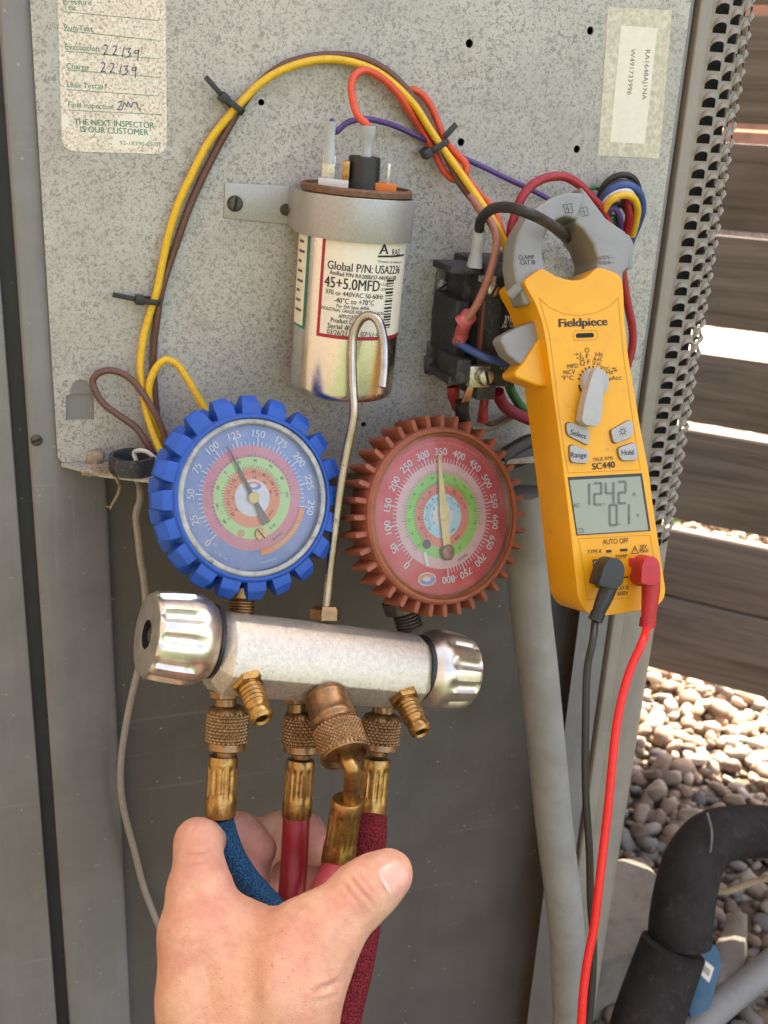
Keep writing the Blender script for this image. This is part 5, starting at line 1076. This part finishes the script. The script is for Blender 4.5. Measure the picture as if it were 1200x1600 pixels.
gauge('blue_gauge', (394, 778), .492, R(3), 0, BLUEB, dict(rf=.0340, rb=.0397, rt=.0478, n=20, style='block', bez=BEZEL, a0=226, a1=-6, max=250, step=5, big=25, rt0=.72, rn=.885, th=.0034, io=-.045,
    rings=[(1.0, D_BLUE, 'outer_ring'), (.72, D_PINK, 'pink_ring'), (.565, D_GRN, 'green_ring'), (.41, D_ORG, 'orange_ring'), (.255, D_WHT, 'centre_disc')],
    inner=[(.565, (-60, 20), 222, 8, 41, .0013), (.41, (-40, 20), 222, 12, 41, .0012), (.33, (-40, 20), 218, 20, 31, .0011)],
    words=[('R-410A', .645, -52, .0013, True), ('R-22', .49, -50, .0013, True), ('R-404A', .34, -38, .0011, True), ('Retard psi', .89, -72, .0013, False), ('in Hg Vac', .90, -118, .0013, False), ('psi', .82, -128, .0013, False)],
    needle=121, nd=(.79, .0009, (.40, .0021)), nmat=NEEDLE_D, extra=ex_blue))
def ex_red(G, gb, Rf, lf):
    oval(G, gb, -Rf*.235, -Rf*.79, Rf*.135, Rf*.085, lf)
    m_ = MB(); m_.lathe(G.at(G.p(Rf*.055, -Rf*.46, lf)), [(.0042, 0), (.0042, .0012), (.0034, .0022), (.0001, .0024)], 18, lambda r_, th, h: r_*(1+.05*math.sin(5*th))); m_.build('zero_screw', BRASS2, gb)
    m_ = MB(); m_.disc(G.at(G.p(-Rf*.235, -Rf*.355, 0)), 0, .0024, lf+.0001, 24); m_.build('pivot_mark', DARK_INK, gb, smooth=0)
    m_ = MB(); f_ = Frame(G.p(-Rf*.25, -Rf*.54, 0), G.X*.97+G.Y*.25, G.Y*.97-G.X*.25, G.Z); m_.box(f_, -.0009, .0009, -.0036, .0036, lf, lf+.0002); m_.build('zero_link', WHITE_INK, gb, smooth=0)
words_arc = 'Independent Internally Dampened Movement  Design Patent Pending'
def arcwords(G, gb, Rf, lf):
    ex_red(G, gb, Rf, lf); m_ = MB(); n_ = len(words_arc)
    
    for k, chh in enumerate(words_arc):
        if chh == ' ': continue
        a = R(128-118*k/(n_-1)); m_.ctext(G, chh, .925*Rf*math.cos(a), .925*Rf*math.sin(a), .0011, a-math.pi/2, lf)
    m_.build('rim_print', R_PNK, gb, smooth=0)
gauge('red_gauge', (691, 806), .535, R(0), 0, REDB, dict(rf=.0402, rb=.0452, rt=.0512, n=36, style='fin', bez=M('amber bezel', (.30, .12, .04), .35, .2, .2), a0=229, a1=-84, max=800, step=10, big=50, rt0=.67, rn=.81, th=.0036, io=-.045,
    rings=[(1.0, R_RED, 'outer_ring'), (.67, R_PNK, 'pink_ring'), (.54, R_GRN, 'green_ring'), (.40, R_ORG, 'orange_ring'), (.28, R_CYN, 'cyan_ring'), (.155, R_WHT, 'centre_disc')],
    inner=[(.54, (0, 10), 226, -10, 61, .0012), (.40, (10, 15), 226, 20, 51, .0012), (.30, (20, 20), 220, 30, 31, .0010), (.20, (20, 30), 215, 40, 26, .0010)],
    words=[('R-410A', .61, -60, .0014, True), ('22', .48, -58, .0013, True), ('404A', .35, -52, .0012, True), ('134A', .235, -50, .0012, True), ('psi', .80, -76, .0012, False)],
    needle=96, nd=(.80, .0024, (.46, .0019)), nmat=NEEDLE_Y, extra=arcwords))
for a, b, w0, r_, nm in (((380, 918), (377, 962), -.006, .0062, 'gauge_stem'), ((627, 935), (642, 985), -.008, .0070, 'gauge_stem')):
    p, q = MM.px(*a, w0), MM.px(*b, w0); mt = BRASS2 if a[0] < 500 else RUSTY
    lathe_px(man, nm, mt, p, q, [(r_*1.5, 0), (r_*1.5, .35), (r_*1.15, .42)]+thread(r_, 5, .45, .95), 24)

# ------------------------------------------------------------------ hoses
def knurl(m_, q_, amp): return lambda r_, th, h: r_*(1-amp*(1-min(1, 1.5*abs(math.sin(m_*th+q_*h))*abs(math.sin(m_*th-q_*h)))))
def hose(name, label, nut, fer, hose_pts, hr, hmat, wn=-.003, nutr=.0100, ferr=.0070):
    p, q = MM.px(*nut[0], wn), MM.px(*nut[1], wn); t_ = thing(name, label, 'hose', at(*hose_pts[-1])); L_ = (q-p).length
    f_ = axisframe(p, q); m_ = MB()
    m_.lathe(f_, [(nutr*.62, 0), (nutr*.86, .001), (nutr*.97, .003)]+[(nutr, h) for h in np.linspace(.0036, L_*.80, 42)], 156, lambda r_, th, h: knurl(13, 1050, .10)(r_, th, h) if r_ >= nutr*.999 else r_, cap1=False)
    m_.lathe(f_, [(nutr*.98, L_*.80), (nutr*.90, L_*.82), (nutr*.92, L_*.97), (nutr*.80, L_), (nutr*.5, L_*1.01), (nutr*.45, L_*1.14), (.0005, L_*1.14)], 40, cap0=False); m_.build('coupling_nut', BRASS2, t_, smooth=50)
    p, q = MM.px(*fer[0], wn-.001), MM.px(*fer[1], wn-.002); L_ = (q-p).length; f_ = axisframe(p, q); m_ = MB()
    pr = [(.6, 0), (.93, .01), (1.0, .05), (1.0, .12)]+[(1.0, x) for x in np.linspace(.15, .62, 12)]+[(1.02, .68), (1.05, .74), (1.04, .95), (1.0, .99), (.85, 1.0)]
    m_.lathe(f_, [(ferr*a, b*L_) for a, b in pr], 72, lambda r_, th, h: r_*(1-.11*max(0, math.cos(11*th))**.7*(1 if .17 < h/L_ < .63 else 0))); m_.build('ferrule', BRASS, t_, smooth=45)
    m_ = MB(); m_.tube([q]+[at(*h) for h in hose_pts], hr, 24, 10); m_.build('hose_sleeve', hmat, t_, smooth=60)
    return t_
hose('blue_hose', 'blue woven hose with brass end held left in the hand', ((357, 1102), (353, 1172)), ((349, 1180), (344, 1276)), [(349, 1298, .497), (362, 1335, .495), (381, 1368, .492), (405, 1397, .487), (430, 1425, .482), (455, 1470, .475), (470, 1530, .47)], .0061, HOSE_BLU)
hose('smooth_red_hose', 'smooth dark red hose running behind the web of the thumb', ((474, 1110), (471, 1176)), ((470, 1186), (463, 1277)), [(462, 1300, .512), (460, 1340, .510), (457, 1385, .505), (452, 1430, .50), (446, 1500, .49)], .0066, HOSE_RED, nutr=.0096)
hose('woven_red_hose', 'dark red woven hose passing behind the thumb to the bottom edge', ((598, 1114), (592, 1172)), ((588, 1184), (579, 1282)), [(578, 1300, .528), (574, 1345, .526), (570, 1400, .522), (567, 1450, .518), (556, 1510, .512), (543, 1565, .507), (532, 1620, .502), (520, 1720, .495)], .0086, HOSE_BRD, nutr=.0102, ferr=.0072)
# front coupler with bent tube
ch = thing('elbow_hose', 'rose red hose with bronze quick coupler and bent brass tube', 'hose', at(500, 1440, .47))
p, q = MM.px(508, 1082, .012), MM.px(541, 1182, .036); L_ = (q-p).length; f_ = axisframe(p, q)
m_ = MB(); m_.lathe(axisframe(p-(q-p)*.22, p), [(.0062, 0), (.0080, .001), (.0080, .0065), (.0070, .0075)], 6); m_.build('coupler_hex', BRASS, ch, smooth=20)
m_ = MB(); rc_ = .0116
pr = [(.55, 0), (.82, .02), (.90, .07), (.93, .10), (.93, .13), (.90, .15), (.92, .30), (.92, .38), (.97, .41), (.98, .46), (.91, .49), (.91, .54), (1.0, .58)]
m_.lathe(f_, [(rc_*a, b*L_) for a, b in pr]+[(rc_*1.02, h) for h in np.linspace(L_*.59, L_*.93, 40)]+[(rc_*1.0, L_*.95), (rc_*1.02, L_*.985), (rc_*.98, L_), (rc_*.84, L_), (rc_*.80, L_*.93), (rc_*.3, L_*.93)], 204, lambda r_, th, h: knurl(17, 1500, .07)(r_, th, h) if r_ > rc_*1.015 and h < L_*.94 else r_); m_.build('quick_coupler', BRASS2, ch, smooth=45)
tubp = [f_.p(0, 0, L_*.9), f_.p(0, 0, L_*1.06), MM.px(549, 1198, .040), MM.px(550, 1215, .038), MM.px(547, 1240, .032), MM.px(544, 1256, .029)]
m_ = MB(); m_.tube(tubp, .0036, 18, 8); m_.build('bent_tube', BRASS, ch, smooth=60)
p, q = MM.px(543, 1248, .029), MM.px(527, 1352, .019); L_ = (q-p).length; f_ = axisframe(p, q); m_ = MB(); ferr = .0074
pr = [(.6, 0), (.93, .01), (1.0, .05), (1.0, .14)]+[(1.0, x) for x in np.linspace(.16, .62, 12)]+[(1.03, .68), (1.08, .76), (1.08, .95), (1.02, .99), (.85, 1.0)]
m_.lathe(f_, [(ferr*a, b*L_) for a, b in pr], 72, lambda r_, th, h: r_*(1-.11*max(0, math.cos(11*th))**.7*(1 if .17 < h/L_ < .63 else 0))); m_.build('ferrule', BRASS, ch, smooth=45)
m_ = MB(); m_.tube([q-(q-p)*.05, q, at(513, 1385, .487), at(498, 1420, .482), at(480, 1480, .475)], .0072, 24, 10); m_.build('hose_sleeve', HOSE_ROSE, ch, smooth=60)

# ------------------------------------------------------------------ hand
def HP(px, py, t, rpx): return np.array(at(px, py, t)), rpx*t/FPX
chains = {
 'thumb': [(452, 1545, .432, 76), (500, 1462, .437, 62), (566, 1396, .444, 47), (590, 1378, .447, 42), (609, 1364, .450, 37)],
 'index': [(322, 1470, .447, 66), (313, 1398, .456, 51), (309, 1316, .474, 35), (334, 1308, .512, 31), (376, 1304, .523, 32), (403, 1328, .518, 29)],
 'middle': [(372, 1500, .466, 58), (368, 1420, .500, 44), (392, 1322, .535, 40), (440, 1304, .545, 34), (476, 1306, .543, 33), (494, 1322, .538, 30)],
 'ring': [(405, 1510, .480, 56), (400, 1450, .520, 44), (428, 1388, .555, 40), (475, 1368, .560, 35), (505, 1380, .552, 31)],
 'little': [(420, 1545, .485, 50), (425, 1490, .525, 38), (450, 1440, .555, 33), (490, 1430, .555, 30), (510, 1445, .548, 27)],
}
palm = [[(322, 1470, .447, 66), (318, 1560, .437, 70), (322, 1660, .428, 76), (318, 1800, .405, 84), (315, 2050, .37, 90)],
        [(372, 1500, .450, 66), (385, 1580, .437, 74), (390, 1660, .428, 80), (388, 1800, .405, 88), (390, 2050, .37, 95)],
        [(405, 1510, .462, 62), (420, 1590, .442, 72), (432, 1660, .430, 72), (430, 1800, .405, 78), (430, 2050, .37, 88)],
        [(452, 1545, .432, 76), (432, 1620, .432, 78), (424, 1700, .425, 72)],
        [(322, 1455, .450, 60), (385, 1485, .448, 56), (450, 1490, .440, 58)]]
allp = [HP(*q) for c_ in list(chains.values())+palm for q in c_]
vx = .0009
lo = np.min([p for p, _ in allp], 0)-.05; hi = np.max([p for p, _ in allp], 0)+.05
lo = np.maximum(lo, np.array(at(390, 1900, .39))-np.array([.12, .06, .02])); 
nn = np.ceil((hi-lo)/vx).astype(int)
gx, gy, gz = [(lo[i]+np.arange(nn[i])*vx).astype(np.float32) for i in range(3)]
def seg(a, ra, b, rb_):
    ba = (b-a).astype(np.float32); L2 = float(ba@ba)
    X = gx[:, None, None]-np.float32(a[0]); Y = gy[None, :, None]-np.float32(a[1]); Z = gz[None, None, :]-np.float32(a[2])
    h = np.clip((X*ba[0]+Y*ba[1]+Z*ba[2])/L2, 0, 1)
    d = np.sqrt((X-h*ba[0])**2+(Y-h*ba[1])**2+(Z-h*ba[2])**2); return d-(ra+(rb_-ra)*h)
def smin(a, b, k):
    h = np.clip(.5+.5*(b-a)/k, 0, 1); return b+(a-b)*h-k*h*(1-h)
def chain(c_, k):
    P = [HP(*q) for q in c_]; d = None
    for (a, ra), (b, rb_) in zip(P[:-1], P[1:]):
        s_ = seg(a, ra, b, rb_); d = s_ if d is None else smin(d, s_, k)
    return d
D = None
for c_ in palm:
    s_ = chain(c_, .006); D = s_ if D is None else smin(D, s_, .014)
for nm in ('index', 'middle', 'ring', 'little'):
    s_ = chain(chains[nm], .004); D = smin(D, s_, .004)
th_ = chain(chains['thumb'], .005)
D = smin(D, th_, .0125)
D = np.clip(D, -3*vx, 3*vx)
D[0], D[-1], D[:, 0], D[:, -1], D[:, :, 0], D[:, :, -1] = [3*vx]*6
import openvdb
gd = openvdb.FloatGrid(3*vx); gd.copyFromArray(np.ascontiguousarray(D, dtype=np.float32)); gd.transform = openvdb.createLinearTransform(voxelSize=vx)
pv, qv = gd.convertToQuads(isovalue=0.0)
pv = np.array(pv, float)+lo
me = bpy.data.meshes.new('person'); hl = Vector(at(390, 1620, .43)); me.from_pydata((pv-np.array(hl)).tolist(), [], [tuple(reversed(q)) for q in qv.tolist()]); me.update()
bm = bmesh.new(); bm.from_mesh(me)
for _ in range(3): bmesh.ops.smooth_vert(bm, verts=bm.verts, factor=.5, use_axis_x=True, use_axis_y=True, use_axis_z=True)
bmesh.ops.recalc_face_normals(bm, faces=bm.faces); bvh = BVHTree.FromBMesh(bm); bm.to_mesh(me); bm.free()
me.update()
co = np.zeros(len(me.vertices)*3); me.vertices.foreach_get('co', co); co = co.reshape(-1, 3); no = np.zeros(len(co)*3); me.vertices.foreach_get('normal', no); no = no.reshape(-1, 3)
rel = co+np.array(hl)-np.array(C); tt = rel@np.array(FW); PX = 600+FPX*(rel@np.array(CR))/tt; PY = 800-FPX*(rel@np.array(CU))/tt; facing = np.clip(-(no*rel).sum(1)/np.linalg.norm(rel, axis=1), 0, 1)
disp = np.zeros(len(co))
def fold(pts, amp, wd):
    # skin fold: a groove with a soft roll on either side, following a line over the back of the hand
    global disp
    Q = np.array([tuple(p)[:2] for p in spline([(x, y, 0) for x, y in pts], 6)]); best = np.full(len(co), 1e9); along = np.zeros(len(co))
    for k in range(len(Q)-1):
        a, e = Q[k], Q[k+1]-Q[k]; h = np.clip(((PX-a[0])*e[0]+(PY-a[1])*e[1])/(e@e), 0, 1); d = np.hypot(PX-a[0]-h*e[0], PY-a[1]-h*e[1])
        u = (k+h)/(len(Q)-1); m = d < best; best[m] = d[m]; along[m] = u[m]
    taper = np.sin(np.pi*np.clip(along, .03, .97))**.5; disp += amp*taper*facing*(-np.exp(-(best/wd)**2)+.45*np.exp(-((best-1.9*wd)/(wd*1.1))**2))
for pts, am, wd in (([(492, 1549), (512, 1541), (532, 1532)], .0011, 5), ([(490, 1566), (508, 1561), (530, 1556)], .0004, 4), ([(545, 1368), (556, 1384), (574, 1404), (584, 1418)], .0007, 4), ([(556, 1362), (568, 1378), (586, 1398)], .0006, 3.5), ([(535, 1380), (545, 1394), (560, 1412)], .0006, 4),
                   ([(285, 1322), (305, 1330), (330, 1326)], .0007, 4), ([(280, 1340), (302, 1347), (328, 1343)], .0006, 4), ([(396, 1430), (420, 1437), (446, 1430)], .0010, 5), ([(385, 1446), (415, 1455), (452, 1444)], .0008, 5), ([(410, 1470), (440, 1470), (470, 1455)], .0005, 5), ([(262, 1470), (290, 1478), (320, 1470)], .0004, 6)): fold(pts, am, wd)
for pts, am, wd in (([(330, 1450), (345, 1520), (360, 1600)], -.0012, 16), ([(445, 1450), (430, 1520), (420, 1600)], -.0010, 18), ([(560, 1395), (520, 1440), (480, 1500)], -.0010, 16), ([(392, 1460), (390, 1530), (392, 1600)], .0012, 16)): fold(pts, am, wd)
n5 = sum(np.sin(co@np.random.default_rng(k).normal(0, 260, 3)+k) for k in range(8))*.00006
co2 = co+no*(disp+n5)[:, None]; me.vertices.foreach_set('co', co2.ravel()); me.update()
me.polygons.foreach_set('use_smooth', [True]*len(me.polygons)); me.materials.append(SKIN)
co = np.zeros(len(me.vertices)*3); me.vertices.foreach_get('co', co); co = co.reshape(-1, 3)+np.array(hl)
fl = np.zeros(len(co)); hr_ = np.zeros(len(co))
for q, s_, a in (((402, 1327, .503, 0), .016, .75), ((494, 1322, .538, 0), .018, .7), ((505, 1380, .552, 0), .018, .6), ((609, 1364, .43, 0), .010, .30), ((318, 1330, .45, 0), .014, .40), ((470, 1530, .41, 0), .022, .22), ((330, 1420, .42, 0), .02, .18), ((380, 1304, .5, 0), .018, .5)):
    p, _ = HP(*q); d = np.linalg.norm(co-p, axis=1); fl = np.maximum(fl, a*np.exp(-(d/s_)**2))
for q, s_, a in (((390, 1560, .405, 0), .036, 1.0), ((380, 1680, .39, 0), .045, 1.0)):
    p, _ = HP(*q); d = np.linalg.norm(co-p, axis=1); hr_ = np.maximum(hr_, a*np.exp(-(d/s_)**4))
ca = me.color_attributes.new('flush', 'FLOAT_COLOR', 'POINT'); ca.data.foreach_set('color', np.stack([fl, hr_, fl*0, fl*0+1], 1).ravel().astype(np.float32))
hand = bpy.data.objects.new('person', me); col.objects.link(hand); hand.location = hl
tag(hand, 'left hand gripping the gauge hoses with thumb on the right', 'person')
# thumb nail laid on the thumb tip
ta, tb_ = np.array(at(566, 1396, .444)), np.array(at(609, 1364, .450)); tdir = Vector(tb_-ta).normalized()
nz = (-FW*.86+CR*.42+CU*.30); nz = (nz-tdir*nz.dot(tdir)).normalized(); ny = nz.cross(tdir); nc = Vector(at(607, 1365, .450))
m_ = MB(); lu = MB()
NU, NV = 16, 12; Ln, Wn = .0125, .0074; pts = {}
for i in range(NU+1):
    for j in range(NV+1):
        u = i/NU; v_ = (j/NV-.5)*2; wd = Wn*(1-.55*max(0, (.16-u)/.16)**2)*(1-.42*max(0, (u-.72)/.28)**2)
        o = nc+tdir*(-Ln*.62+Ln*u)+ny*(v_*wd)
        hit = bvh.ray_cast(o+nz*.03-hl, -nz)
        pts[i, j] = (hit[0]+hl+nz*(.00055-.0006*abs(v_)**4-.0005*(1-u)**6)) if hit[0] is not None else o
V = [pts[i, j] for i in range(NU+1) for j in range(NV+1)]
def sub(i0, i1):
    F = [(i*(NV+1)+j, (i+1)*(NV+1)+j, (i+1)*(NV+1)+j+1, i*(NV+1)+j+1) for i in range(i0, i1) for j in range(NV)]; return F
m_.add(V, sub(2, NU)); m_.build('thumb_nail', NAIL, hand, smooth=60); lu.add(V, sub(0, 2)); lu.build('nail_root', LUNULA, hand, smooth=60)
print('scene built', len(bpy.data.objects))
